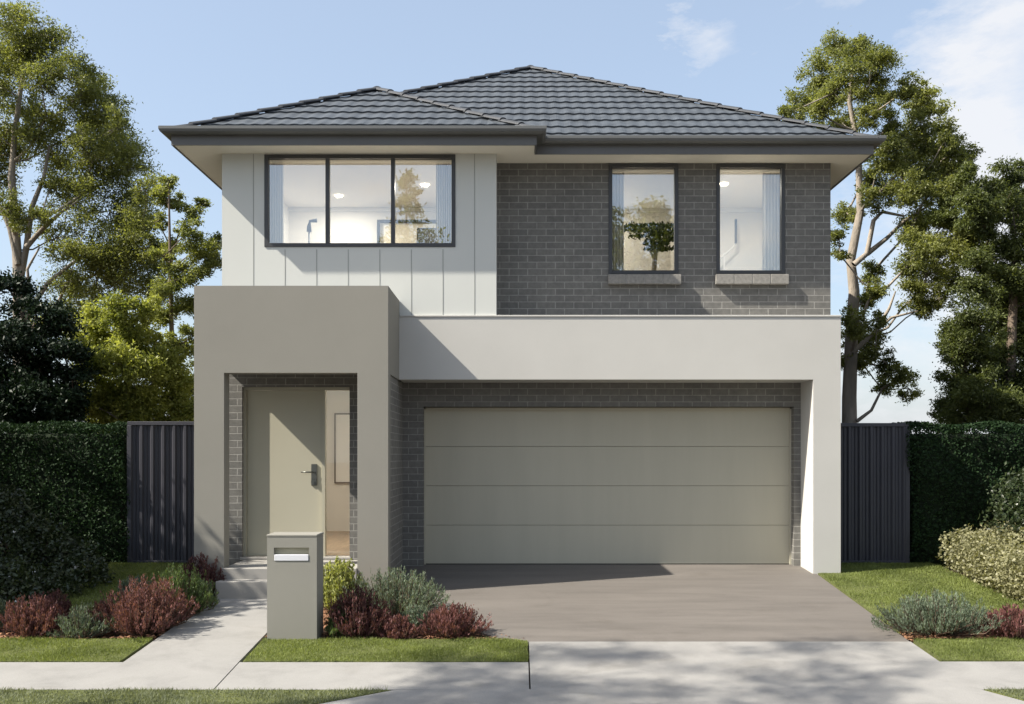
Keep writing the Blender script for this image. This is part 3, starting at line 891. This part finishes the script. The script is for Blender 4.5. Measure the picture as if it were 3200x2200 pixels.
# ------------------------------------------------------------------ fences
def fence(x0, x1, y, h, label, post_left):
    t = empty('fence', ((x0 + x1) / 2, y, 0), label, 'fence', 'charcoal steel side fences')
    b = MB()
    # corrugated sheet: trapezoid ribs
    pts = []; x = x0; s = 0
    while x < x1 - .001:
        for dx, dy in ((0, 0), (.02, .028), (.05, .028), (.07, 0), (.098, 0), (.108, .012), (.118, 0)):
            if x + dx < x1: pts.append((x + dx, y - dy))
        x += .146
    pts.append((x1, y))
    for k in range(len(pts) - 1):
        (xa, ya), (xb, yb) = pts[k], pts[k + 1]
        b.face([(xa, ya, .03), (xb, yb, .03), (xb, yb, h - .05), (xa, ya, h - .05)])
        b.face([(xa, ya + .004, .03), (xa, ya + .004, h - .05), (xb, yb + .004, h - .05), (xb, yb + .004, .03)])
    b.build('steel_sheet', M['fence'], t)
    b = MB(); b.box(x0, x1, y - .032, y + .032, h - .05, h, .004); b.build('top_rail', M['fence'], t)
    b = MB(); b.box(x0, x1, y - .032, y + .032, .0, .045, .004); b.build('bottom_rail', M['fence'], t)
    for px_ in (x0 + .025, x1 - .025):
        b = MB(); b.box(px_ - .03, px_ + .03, y - .036, y + .036, -.1, h - .052 if px_ else h, .004); b.build('post', M['fence'], t)
fence(-5.21, -3.74, 13.83, 1.90, 'charcoal steel fence panel between the left hedge and the porch', True)
fence(4.09, 5.21, 13.83, 1.88, 'charcoal steel fence panel between the white garage pier and right hedge', False)

# ------------------------------------------------------------------ plants
PXM = 1.3787                       # sketch units to photo pixels, used only for proportions
def at(px, py, D):
    return ((px * PXM - 1620) * D / 3237.0, D, CZ + (1425 - py * PXM) * D / 3237.0)

def shrub(name, xc, D, w_, h, kind, label, group, n_stem=150, per=26, L=.034, W=.0105, base=None):
    z0 = (gz(D) if base is None else base) - .02
    t = empty(name, (xc, D, z0), label, 'shrub', group)
    ns = n_stem
    # tips over a flattened dome
    u = RNG.uniform(0, 2 * np.pi, ns); v = RNG.uniform(0.0, 1.0, ns) ** .6
    lump = 1.08 + .20 * np.sin(u * 3 + xc * 7) + .10 * np.sin(u * 7 + D * 5) + RNG.normal(0, .09, ns)
    r = w_ / 2 * v * lump
    hz = h * np.sqrt(np.clip(1 - (v * .93) ** 2.2, .02, 1)) * RNG.uniform(.62, 1.18, ns)
    tip = np.column_stack([xc + r * np.cos(u), D + r * np.sin(u) * .85, z0 + hz])
    bs = np.column_stack([xc + r * np.cos(u) * .25, D + r * np.sin(u) * .25, np.full(ns, z0)])
    mid = (tip + bs) / 2 + np.column_stack([np.cos(u) * r * .2, np.sin(u) * r * .2, -hz * .05])
    m = MB()
    for k in range(0, ns, 2): m.tube([bs[k], mid[k], tip[k]], [.006, .0045, .002], 4, False)
    m.build('stems', M['stem'], t)
    f = 1 - RNG.uniform(0, 1, (ns, per)) ** 1.5 * .75
    f = f[..., None]
    P = bs[:, None] * (1 - f) ** 2 + 2 * mid[:, None] * f * (1 - f) + tip[:, None] * f ** 2
    P = P + RNG.normal(0, .010, P.shape)
    d = unit(tip - mid)[:, None].repeat(per, 1)
    Q = leaf_quads(P.reshape(-1, 3), L, W, dirs=d.reshape(-1, 3) * 1.0, up=.5, spread=.42)
    link('foliage', quads_mesh('foliage', Q), M[kind], t)

def pxshrub(name, pl, pr, pt, pb, kind, label, group, back=.8, **k):
    """extent in the picture -> place, width and height on the ground plane"""
    Df = 2.667 / ((pb * PXM - 1425) / 3237 + SL)
    wd = (pr - pl) * PXM * Df / 3237
    D = Df + wd / 2 * back
    wd = (pr - pl) * PXM * D / 3237
    x = ((pl + pr) / 2 * PXM - 1620) * D / 3237
    zt = CZ + (1425 - pt * PXM) * D / 3237
    shrub(name, x, D, wd, zt - gz(D), kind, label, group, **k)
GB, GM, GR = 'shrubs in the bed left of the path', 'shrubs in the bed beside the driveway', 'low shrubs right of the driveway'
pxshrub('red_shrub', 5, 145, 1355, 1452, 'red', 'reddish spiky shrub at the left edge of the photo', GB, n_stem=170, per=34)
pxshrub('grey_shrub', 128, 252, 1372, 1452, 'grey', 'small grey green shrub between two red shrubs left of the path', GB, n_stem=190, per=34, L=.028, W=.007)
pxshrub('red_shrub', 225, 428, 1318, 1452, 'red', 'largest red leaved shrub, left of the path near the verge', GB, n_stem=330, per=40)
pxshrub('green_shrub', 335, 475, 1288, 1408, 'green', 'bright green feathery shrub behind the large red one by the path', GB, n_stem=230, per=36, L=.035)
pxshrub('red_shrub', 405, 508, 1262, 1362, 'redd', 'dark red shrub at the foot of the left porch post', GB, n_stem=200, per=34)
pxshrub('green_shrub', -70, 14, 1345, 1436, 'grey', 'green shrub cut off by the left photo edge', GB, n_stem=150, per=30)
pxshrub('green_shrub', 428, 486, 1318, 1382, 'grey', 'small green shrub at the path edge below the dark red one by the porch', GB, n_stem=120, per=30)
pxshrub('red_shrub', 196, 262, 1368, 1440, 'redd', 'small dark red shrub tucked between the grey green and the largest red shrub', GB, n_stem=110, per=30)
pxshrub('grey_shrub', 262, 345, 1306, 1372, 'grey', 'grey green shrub behind the largest red one, at the shaded lawn edge', GB, n_stem=130, per=30)
pxshrub('red_shrub', 70, 165, 1340, 1420, 'redd', 'dark red shrub in the second row at the left photo edge', GB, n_stem=140, per=30)
pxshrub('green_shrub', 735, 800, 1380, 1448, 'green', 'small green shrub low against the letterbox base', GM, n_stem=110, per=30)
pxshrub('grey_shrub', 900, 985, 1372, 1438, 'grey', 'small grey green shrub between the two low red shrubs by the driveway', GM, n_stem=130, per=32)
pxshrub('lime_shrub', 718, 820, 1276, 1392, 'lime', 'yellow green leafy shrub right behind the letterbox', GM, n_stem=260, per=34, L=.034, W=.020)
pxshrub('grey_shrub', 790, 1018, 1296, 1412, 'grey', 'wide grey green shrub in front of the garage left corner', GM, n_stem=380, per=40, L=.032, W=.008)
pxshrub('red_shrub', 745, 885, 1335, 1452, 'redd', 'dark red shrub just right of the letterbox', GM, n_stem=230, per=38)
pxshrub('red_shrub', 858, 944, 1394, 1453, 'red', 'smallest red shrub, middle of the bed behind the grass strip', GM, n_stem=130, per=34)
pxshrub('red_shrub', 948, 1098, 1372, 1452, 'red', 'low red shrub at the driveway end of the bed', GM, n_stem=230, per=36)
pxshrub('grey_shrub', 1995, 2245, 1345, 1456, 'grey', 'broad grey green mound shrub right of the driveway', GR, n_stem=420, per=40, L=.030, W=.008)
pxshrub('red_shrub', 2228, 2372, 1376, 1456, 'red', 'reddish shrub at the right photo edge beside the grey mound', GR, n_stem=220, per=36)

def box_hedge(name, x0, x1, y0, y1, z0, z1, n, mat, L, W, label, cat, group=None, lump=.05):
    t = empty(name, ((x0 + x1) / 2, (y0 + y1) / 2, z0), label, cat, group)
    b = MB(); b.box(x0 + .1, x1 - .1, y0 + .1, y1 - .1, z0 - .05, z1 - .12, .05); b.build('dark_core', M['core'], t)  # solid near-black box; stands in for the shade between the leaves
    A = [(x1 - x0) * (z1 - z0), (x1 - x0) * (z1 - z0) * .4, (x1 - x0) * (y1 - y0), (y1 - y0) * (z1 - z0), (y1 - y0) * (z1 - z0)]
    T = sum(A); C = []
    for k, a in enumerate(A):
        m = int(n * a / T); u = RNG.uniform(0, 1, m); v = RNG.uniform(0, 1, m); dd = RNG.exponential(.04, m) - .02
        X, Y, Z = x0 + u * (x1 - x0), y0 + u * (y1 - y0), z0 + v * (z1 - z0)
        if k == 0: p = np.column_stack([X, y0 + dd, Z])
        if k == 1: p = np.column_stack([X, y1 - dd, Z])
        if k == 2: p = np.column_stack([X, y0 + v * (y1 - y0), z1 - dd])
        if k == 3: p = np.column_stack([x0 + dd, Y, Z])
        if k == 4: p = np.column_stack([x1 - dd, Y, Z])
        C.append(p)
    C = np.concatenate(C)
    C = C + lump * np.column_stack([np.sin(C[:, 1] * 5 + C[:, 2] * 3), np.sin(C[:, 0] * 4 + C[:, 2] * 6), np.sin(C[:, 0] * 6 + 1) * .5])
    link('foliage', quads_mesh('foliage', leaf_quads(C, L, W)), mat, t)
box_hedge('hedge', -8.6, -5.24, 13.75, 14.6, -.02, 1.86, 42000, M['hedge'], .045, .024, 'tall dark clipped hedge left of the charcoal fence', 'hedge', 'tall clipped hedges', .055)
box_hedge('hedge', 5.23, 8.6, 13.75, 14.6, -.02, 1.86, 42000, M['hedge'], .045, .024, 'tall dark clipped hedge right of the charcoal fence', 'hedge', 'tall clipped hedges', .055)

def mound(name, blobs, n, mat, L, W, label, cat='shrub', group=None, flowers=0):
    x, y = np.mean([b[0] for b in blobs]), np.mean([b[1] for b in blobs])
    t = empty(name, (x, y, gz(y)), label, cat, group)
    C = []
    T = sum(b[3] ** 2 for b in blobs)
    for (bx, by, bz, r) in blobs:
        m = int(n * r * r / T)
        d = unit(RNG.normal(size=(m, 3))); rr = r * (1.03 - RNG.exponential(.15, m).clip(0, .9) + (RNG.uniform(0, 1, m) < .04) * RNG.uniform(0, .16, m)) * (1 + .12 * np.sin(d[:, 0] * 9 + bx) * np.sin(d[:, 2] * 8) + .08 * np.sin(d[:, 1] * 17))
        C.append(np.array([bx, by, bz]) + d * rr[:, None])
    C = np.concatenate(C); C = C[C[:, 2] > gz(y) - .05]
    Q = leaf_quads(C, L, W); nl = len(Q)
    if flowers:
        k = RNG.choice(len(C), flowers, replace=False)
        P = np.repeat(C[k] + np.array([0, -.03, .01]), 7, 0) + RNG.normal(0, .008, (flowers * 7, 3))
        Q = np.concatenate([Q, leaf_quads(P, .03, .022)])
    me = quads_mesh('foliage', Q)
    link('foliage', me, [mat, M['white']], t)
    mi = np.zeros(len(Q), dtype=np.int32); mi[nl:] = 1
    me.polygons.foreach_set('material_index', mi)
    m = MB()
    for (bx, by, bz, r) in blobs:
        for q in range(3):
            m.tube([(x, y, gz(y) - .06), ((x + bx) / 2 + random.uniform(-.1, .1), (y + by) / 2, gz(by) * .6 + bz * .4), (bx + random.uniform(-.5, .5) * r, by + random.uniform(-.5, .5) * r, bz + r * .4)], [.022, .013, .005], 5, False)
    m.build('stems', M['stem'], t)
# dark flowering shrubs in front of the left hedge
mound('dark_shrub', [(-5.9, 12.7, .25, .45), (-5.45, 12.6, .05, .40), (-6.3, 12.4, .2, .5), (-5.2, 12.3, -.05, .34)], 11000, M['camel'], .055, .03, 'dark glossy shrub with small white flowers in front of the left hedge', flowers=16)
mound('dark_shrub', [(-5.95, 11.6, -.05, .42), (-5.55, 11.5, -.1, .38), (-5.25, 11.7, -.1, .3), (-6.3, 11.4, .1, .5)], 10000, M['camel'], .055, .03, 'low dark shrub with cream flowers at the left photo edge', flowers=14)
mound('dark_shrub', [(-6.45, 12.9, .75, .33), (-6.3, 12.8, .5, .38), (-6.8, 12.7, .5, .5)], 8000, M['camel'], .055, .03, 'round topped dark shrub high at the left edge before the hedge', flowers=8)
# pale hedge along the right boundary
for kk, (y0, y1, h0, lab) in enumerate(((12.35, 13.25, .55, 'pale olive clipped shrub, farthest of the row beside the right lawn'), (11.5, 12.4, .52, 'pale olive shrub in the middle of the row beside the right lawn'), (10.8, 11.6, .5, 'pale olive shrub, nearest of the row at the right photo edge'))):
    bl = []
    for q in range(4):
        yy = y0 + (y1 - y0) * (q + .5) / 4
        bl += [(5.62 + random.uniform(-.04, .04), yy, gz(yy) + h0 * .5, h0 * .52), (6.05, yy, gz(yy) + h0 * .55, h0 * .58)]
    mound('pale_shrub', bl, 9000, M['varie'], .045, .028, lab, group='pale shrubs in a row beside the right lawn')
mound('camellia_shrub', [(6.45, 12.9, .75, .55), (6.85, 12.7, 1.05, .55), (6.55, 12.5, .45, .5), (7.1, 12.3, .6, .6), (6.9, 13.1, 1.25, .4)], 17000, M['camel'], .055, .03, 'tall dark green glossy shrub behind the pale row at right', flowers=10)

# ------------------------------------------------------------------ trees
def tree(name, base, trunk, blobs, leafm, barkm, label, group, n=20000, L=.062, W=.022, r0=.16, sub=16, seed=1, extra=()):
    """blobs: (x, y, z, r) clumps; trunk: polyline; a limb reaches every few clumps"""
    rs = random.Random(seed)
    t = empty(name, base, label, 'tree', group)
    m = MB()
    k = len(trunk)
    m.tube(trunk, [r0 * (1 - .82 * (i / (k - 1)) ** .9) for i in range(k)], 10, False)
    TV = [Vector(p) for p in trunk]
    for (ra_, rb_, pl) in extra: m.tube(pl, [ra_ + (rb_ - ra_) * i / (len(pl) - 1) for i in range(len(pl))], 8, False)
    sc_ = []
    # grow the limbs outwards: every clump hangs on the nearest lower wood already there
    nodes = []                                  # (position, parent, is_trunk)
    for i in range(len(TV) - 1):
        for f in (0, .33, .66): nodes.append([TV[i].lerp(TV[i + 1], f), None, 0])
    nodes.append([TV[-1], None, 0])
    def tdist(B): return min((B - q[0]).length for q in nodes[:nt0])
    nt0 = len(nodes)
    order = sorted(blobs, key=lambda q: tdist(Vector(q[:3])))
    for (bx, by, bz, r) in order:
        B = Vector((bx, by, bz))
        best, bi = 1e9, 0
        for i, q in enumerate(nodes):
            d = B - q[0]; hd = math.hypot(d.x, d.y)
            cost = d.length + 1.1 * max(0, hd * .55 - d.z) + (0 if i >= nt0 else .10)
            if i < nt0 and q[0].z < base[2] + 1.6: cost += 3
            if cost < best: best, bi = cost, i
        nodes.append([B, bi, 0])
        i = bi
        while i is not None:
            nodes[i][2] += 1; i = nodes[i][1]
        for s in range(sub):
            d = Vector((rs.gauss(0, 1), rs.gauss(0, 1), rs.gauss(0, 1))).normalized() * (r * rs.uniform(.3, 1.35))
            q = B + d
            sc_.append((q.x, q.y, q.z, r * rs.uniform(.16, .46), d.x, d.y, d.z))
            if s % 2 == 0: m.tube([B, B.lerp(q, .6) + Vector((0, 0, -.03)), q], [.009, .006, .003], 4, False)
    for q in nodes[nt0:]:
        P = nodes[q[1]][0]; B = q[0]
        ra = min(.0095 * math.sqrt(q[2] + 1.5), r0 * .5); rb = ra * .72
        Lb = (B - P).length
        a1 = P.lerp(B, .33) + Vector((rs.uniform(-.06, .06), rs.uniform(-.06, .06), rs.uniform(-.10, -.02))) * Lb
        a2 = P.lerp(B, .68) + Vector((rs.uniform(-.06, .06), rs.uniform(-.06, .06), rs.uniform(-.08, .0))) * Lb
        m.tube([P, a1, a2, B], [ra, (2 * ra + rb) / 3, (ra + 2 * rb) / 3, rb], 6, False)
    m.build('trunk', barkm, t)
    S_ = np.array(sc_)
    a = S_[:, 3] ** 1.7; cnt = (n * a / a.sum()).astype(int)
    idx = np.repeat(np.arange(len(S_)), cnt)
    q = RNG.normal(size=(len(idx), 3)) * np.array([.85, .85, .58])
    C = S_[idx, :3] + q * S_[idx, 3:4]
    D_ = unit(q + S_[idx, 4:7] * .5)
    link('crown', quads_mesh('crown', leaf_quads(C, L, W, dirs=D_ * .8, up=-.15)), leafm, t)
    return t
def blobs_from(lst, D, dj, seed, rs=1.0):
    rr = random.Random(seed); out = []
    for (px, py, r) in lst:
        d = D + rr.uniform(-dj, dj)
        out.append((*at(px, py, d), r * PXM * d / 3237 * rs))
    return out

# tall eucalypt at left
le = [(20,55,42),(70,72,42),(118,88,34),(30,125,42),(95,128,46),(135,165,34),(92,188,30),(-40,70,50),(-50,150,55),(-60,250,60),(-50,350,60),
 (190,172,30),(222,200,32),(182,215,28),(250,240,32),(272,283,32),(222,258,36),(195,292,36),(240,318,36),(282,340,32),(292,378,36),(330,428,26),(312,458,36),(262,398,42),(212,358,36),(182,328,30),(152,388,36),(202,428,42),(250,478,40),(162,458,32),
 (20,200,36),(55,250,36),(105,270,34),(20,292,38),(80,315,32),(8,350,30),(118,330,26),(15,470,28),(42,500,22),(85,490,22),(-30,440,40),(120,420,22),
 (130,538,32),(180,560,46),(240,560,48),(290,560,48),(328,520,42),(220,620,46),(280,640,46),(328,600,42),(152,640,38),(346,655,36),(120,720,36),(182,690,36),(300,500,30),(350,560,26)]
tree('eucalypt_tree', at(42, 1060, 18.5), [at(45, 1060, 18.5), at(44, 900, 18.5), at(42, 700, 18.5), at(40, 600, 18.5), at(34, 500, 18.4), at(26, 400, 18.5), at(34, 300, 18.6), at(50, 180, 18.5), at(60, 90, 18.5)],
     blobs_from(le, 18.5, .9, 3, 1.18), M['euc'], M['bark'], 'tall gum tree with pale trunk and open crown at far left', None, n=150000, r0=.13, seed=3, extra=[(.07, .02, [at(*q, 18.5) for q in ((44, 640), (60, 560), (72, 470), (100, 400), (112, 330))]), (.05, .015, [at(*q, 18.3) for q in ((60, 560), (95, 520), (140, 480), (185, 450))]), (.06, .02, [at(*q, 18.6) for q in ((45, 760), (75, 690), (110, 640), (160, 600), (200, 570))]), (.05, .02, [at(*q, 18.4) for q in ((40, 600), (22, 520), (2, 470), (-20, 430))]), (.045, .015, [at(*q, 18.2) for q in ((46, 740), (66, 660), (62, 610), (90, 560))])])
# slim conifer-like tree between the gum and the house
lc = [(382,412,14),(378,450,22),(362,440,14),(400,458,14),(430,480,20),(460,462,13),(420,530,28),(452,570,26),(488,545,16),(484,588,20),(395,560,24),(432,620,30),(466,600,22),(380,640,30),(412,690,30),(366,720,26),(440,760,26),(400,780,30),(372,840,30),(420,860,32),(360,500,18),(372,580,22),(425,930,30),(375,930,30)]
tree('slender_tree', at(392, 1060, 16.8), [at(392, 1060, 16.8), at(390, 800, 16.8), at(386, 600, 16.8), at(382, 405, 16.8)],
     blobs_from(lc, 16.8, .35, 5), M['con'], M['bark_dark'], 'slim pointed olive green tree between the gum tree and the house', None, n=32000, r0=.06, seed=5, L=.06, W=.022, sub=10)
ly = [(200,760,30),(250,752,34),(300,762,34),(232,820,40),(292,830,40),(340,800,32),(362,850,32),(250,890,40),(322,900,40),(392,900,36),(215,920,28),(420,930,28),(186,850,18),(300,960,40),(370,970,40)]
tree('lime_tree', at(290, 1050, 16.0), [at(290, 1050, 16.0), at(288, 900, 16.0), at(280, 770, 16.0)],
     blobs_from(ly + [(210,715,24),(262,700,28),(325,712,26),(385,830,30),(180,800,22),(240,930,40)], 16.0, .5, 6, 1.2), M['yellow'], M['bark'], 'bright yellow green small tree above the left fence', None, n=60000, r0=.06, seed=6, L=.06, W=.03)
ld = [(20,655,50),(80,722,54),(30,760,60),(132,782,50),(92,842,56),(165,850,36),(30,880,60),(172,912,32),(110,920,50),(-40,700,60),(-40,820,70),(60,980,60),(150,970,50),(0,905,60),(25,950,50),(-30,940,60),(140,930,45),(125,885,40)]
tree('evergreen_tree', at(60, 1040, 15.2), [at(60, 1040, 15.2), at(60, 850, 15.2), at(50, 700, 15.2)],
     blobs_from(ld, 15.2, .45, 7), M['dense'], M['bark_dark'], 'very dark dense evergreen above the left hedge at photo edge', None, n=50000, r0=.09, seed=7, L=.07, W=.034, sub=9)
# right trees
def cv(lst): return [(1740.6 + x * .5, y * .5, r * .5) for x, y, r in lst]
r1 = cv([(330,210,46),(420,230,46),(510,255,50),(262,300,50),(360,320,55),(480,330,52),(222,370,46),(300,420,55),(420,425,52),(152,480,52),(95,512,36),(240,510,50),(330,548,40),(450,525,48),(520,430,32),
 (640,400,38),(590,430,34),(700,440,38),(740,500,40),(660,520,38),(560,560,40),(620,610,46),(700,600,50),(780,590,44),(800,640,36),(850,690,40),(920,702,34),(740,700,55),(640,700,55),(560,680,46),(500,740,46),(600,780,55),(700,790,55),(800,780,55),(895,740,30),(450,810,36),(540,850,50),(640,870,50),(460,900,40),(730,880,52),(820,870,44),(870,840,36),(350,960,34),(320,1060,30),(400,980,26),(330,1160,22),
 (650,1030,52),(720,1000,52),(800,1010,44),(870,1060,48),(700,1130,60),(800,1140,60),(890,1150,56),(640,1200,50),(720,1240,60),(820,1260,60),(680,1330,50),(780,1350,50),
 (470,1240,34),(490,1320,38),(440,1370,30),(400,1460,50),(460,1530,44),(380,1540,44),(500,1450,26),(360,1640,40),(420,1640,36)])
tree('eucalypt_tree', at(1926, 1060, 18.0), [at(1926, 1060, 18), at(1925, 900, 18), at(1930, 760, 18), at(1936, 660, 18), at(1928, 590, 18), at(1950, 480, 18), at(1945, 330, 18), at(1925, 230, 18), at(1935, 120, 18)],
     blobs_from(r1 + [(2040, 850, 20), (2012, 826, 18), (2000, 878, 16), (2060, 880, 18), (1985, 800, 14), (2085, 700, 16)], 18.0, .9, 9, 1.25), M['euc'], M['bark'], 'tall gum tree with brown trunk just behind the right side of the house', None, n=135000, r0=.14, seed=9, extra=[(.055, .02, [at(*q, 17.8) for q in ((1935, 600), (1965, 575), (1980, 500), (2000, 480), (2050, 490))]), (.05, .015, [at(*q, 18.1) for q in ((1966, 575), (2010, 540), (2050, 500), (2100, 470))]), (.045, .015, [at(*q, 17.9) for q in ((1932, 800), (1985, 750), (2020, 720), (2080, 705))]), (.04, .012, [at(*q, 17.9) for q in ((1985, 750), (2015, 700), (2030, 660))]), (.035, .012, [at(*q, 17.8) for q in ((1942, 955), (1975, 930), (2000, 880), (2035, 860))])])
r2 = cv([(1065,825,50),(1000,900,50),(960,965,50),(1060,920,50),(1130,880,50),(1142,775,26),(1140,1000,52),(985,1020,34),(1010,1150,50),(1080,1250,60),(1130,1150,36),(1050,1350,60),(1130,1380,62),(950,1440,60),(1050,1480,70),(1130,1520,62),(860,1500,52),(900,1590,54),(820,1570,32),(1000,1600,62),(1100,1640,62),(890,1690,60),(960,1760,62),(1060,1780,72),(880,1800,52),(790,1850,34),(900,1880,55),(1040,1890,65),(1140,1860,65),(930,1300,50),(1220,900,70),(1230,1100,80),(1230,1300,80),(1230,1500,80),(1230,1750,80),(820,1930,40)])
tree('spreading_tree', at(2290, 1060, 17.0), [at(2290, 1060, 17), at(2288, 880, 17), at(2296, 700, 17), at(2300, 560, 17), at(2290, 430, 17)],
     blobs_from(r2 + [(2180, 440, 22), (2212, 470, 24), (2152, 482, 20), (2200, 525, 28), (2215, 600, 26), (2190, 400, 16)], 17.0, .7, 10, 1.32), M['euc_dark'], M['bark_dark'], 'dark spreading tree above the right hedge at the photo edge', None, n=170000, r0=.12, seed=10)

# neighbouring trees just outside the view: they shade the left lawn, fence and footpath
def round_blobs(cx, cy, cz, rx, ry, rz, n, r, seed):
    rr = random.Random(seed); o = []
    while len(o) < n:
        x, y, z = rr.uniform(-1, 1), rr.uniform(-1, 1), rr.uniform(-1, 1)
        if x * x + y * y + z * z < 1: o.append((cx + x * rx, cy + y * ry, cz + z * rz, r * rr.uniform(.8, 1.2)))
    return o
tree('evergreen_tree', (-8.4, 11.0, gz(11.0)), [(-8.4, 11.0, -.3), (-8.4, 11.0, 3), (-8.4, 11.0, 5)],
     round_blobs(-8.5, 11.1, 2.7, 1.0, 1.6, 2.3, 60, .6, 21), M['dense'], M['bark_dark'], 'dense evergreen outside the view, left of the dark shrubs', None, n=70000, r0=.12, seed=21, L=.14, W=.08, sub=8)
tree('street_tree', (-9.5, 5.6, gz(5.6)), [(-9.5, 5.6, -1), (-9.4, 5.6, 3), (-9.6, 5.6, 6), (-9.5, 5.6, 8.5)],
     round_blobs(-9.4, 5.5, 9.6, 2.6, 1.1, 2.4, 15, .5, 22) + round_blobs(-9.8, 5.0, 5.6, 2.2, .5, 1.6, 18, .5, 23), M['euc'], M['bark'], 'open crowned street tree outside the view, left of the camera', None, n=15000, r0=.16, seed=22, L=.11, W=.04, sub=6)
tree('street_tree', (4.6, -17, ZR), [(4.6, -17, ZR), (4.5, -17, 4), (4.7, -17, 11)],
     round_blobs(4.6, -17, 8.2, 3.2, 2.5, 4.0, 56, .9, 24), M['euc_dark'], M['bark_dark'], 'round street tree across the road behind the camera', None, n=26000, r0=.2, seed=24, L=.22, W=.1, sub=6)
tree('spreading_tree', (-2.6, -18, ZR), [(-2.6, -18, ZR), (-2.5, -18, 4), (-2.6, -18, 9)],
     round_blobs(-2.8, -18, 7.6, 3.0, 2.0, 3.0, 44, .8, 26), M['euc_dark'], M['bark_dark'], 'wide tree across the road behind the camera, left of the round one', None, n=22000, r0=.2, seed=26, L=.22, W=.1, sub=6)
tree('slender_tree', (-4.5, -15.5, ZR), [(-4.5, -15.5, ZR), (-4.5, -15.5, 6), (-4.5, -15.5, 13)],
     [(-4.5 + random.uniform(-1, 1) * (13.4 - z) * .13, -15.5 + random.uniform(-1, 1) * .8, z, .3 + (13.4 - z) * .085) for z in [2 + k * .32 for k in range(35)]], M['euc_dark'], M['bark_dark'], 'pointed conifer across the road behind the camera', None, n=18000, r0=.15, seed=25, L=.2, W=.08, sub=6)
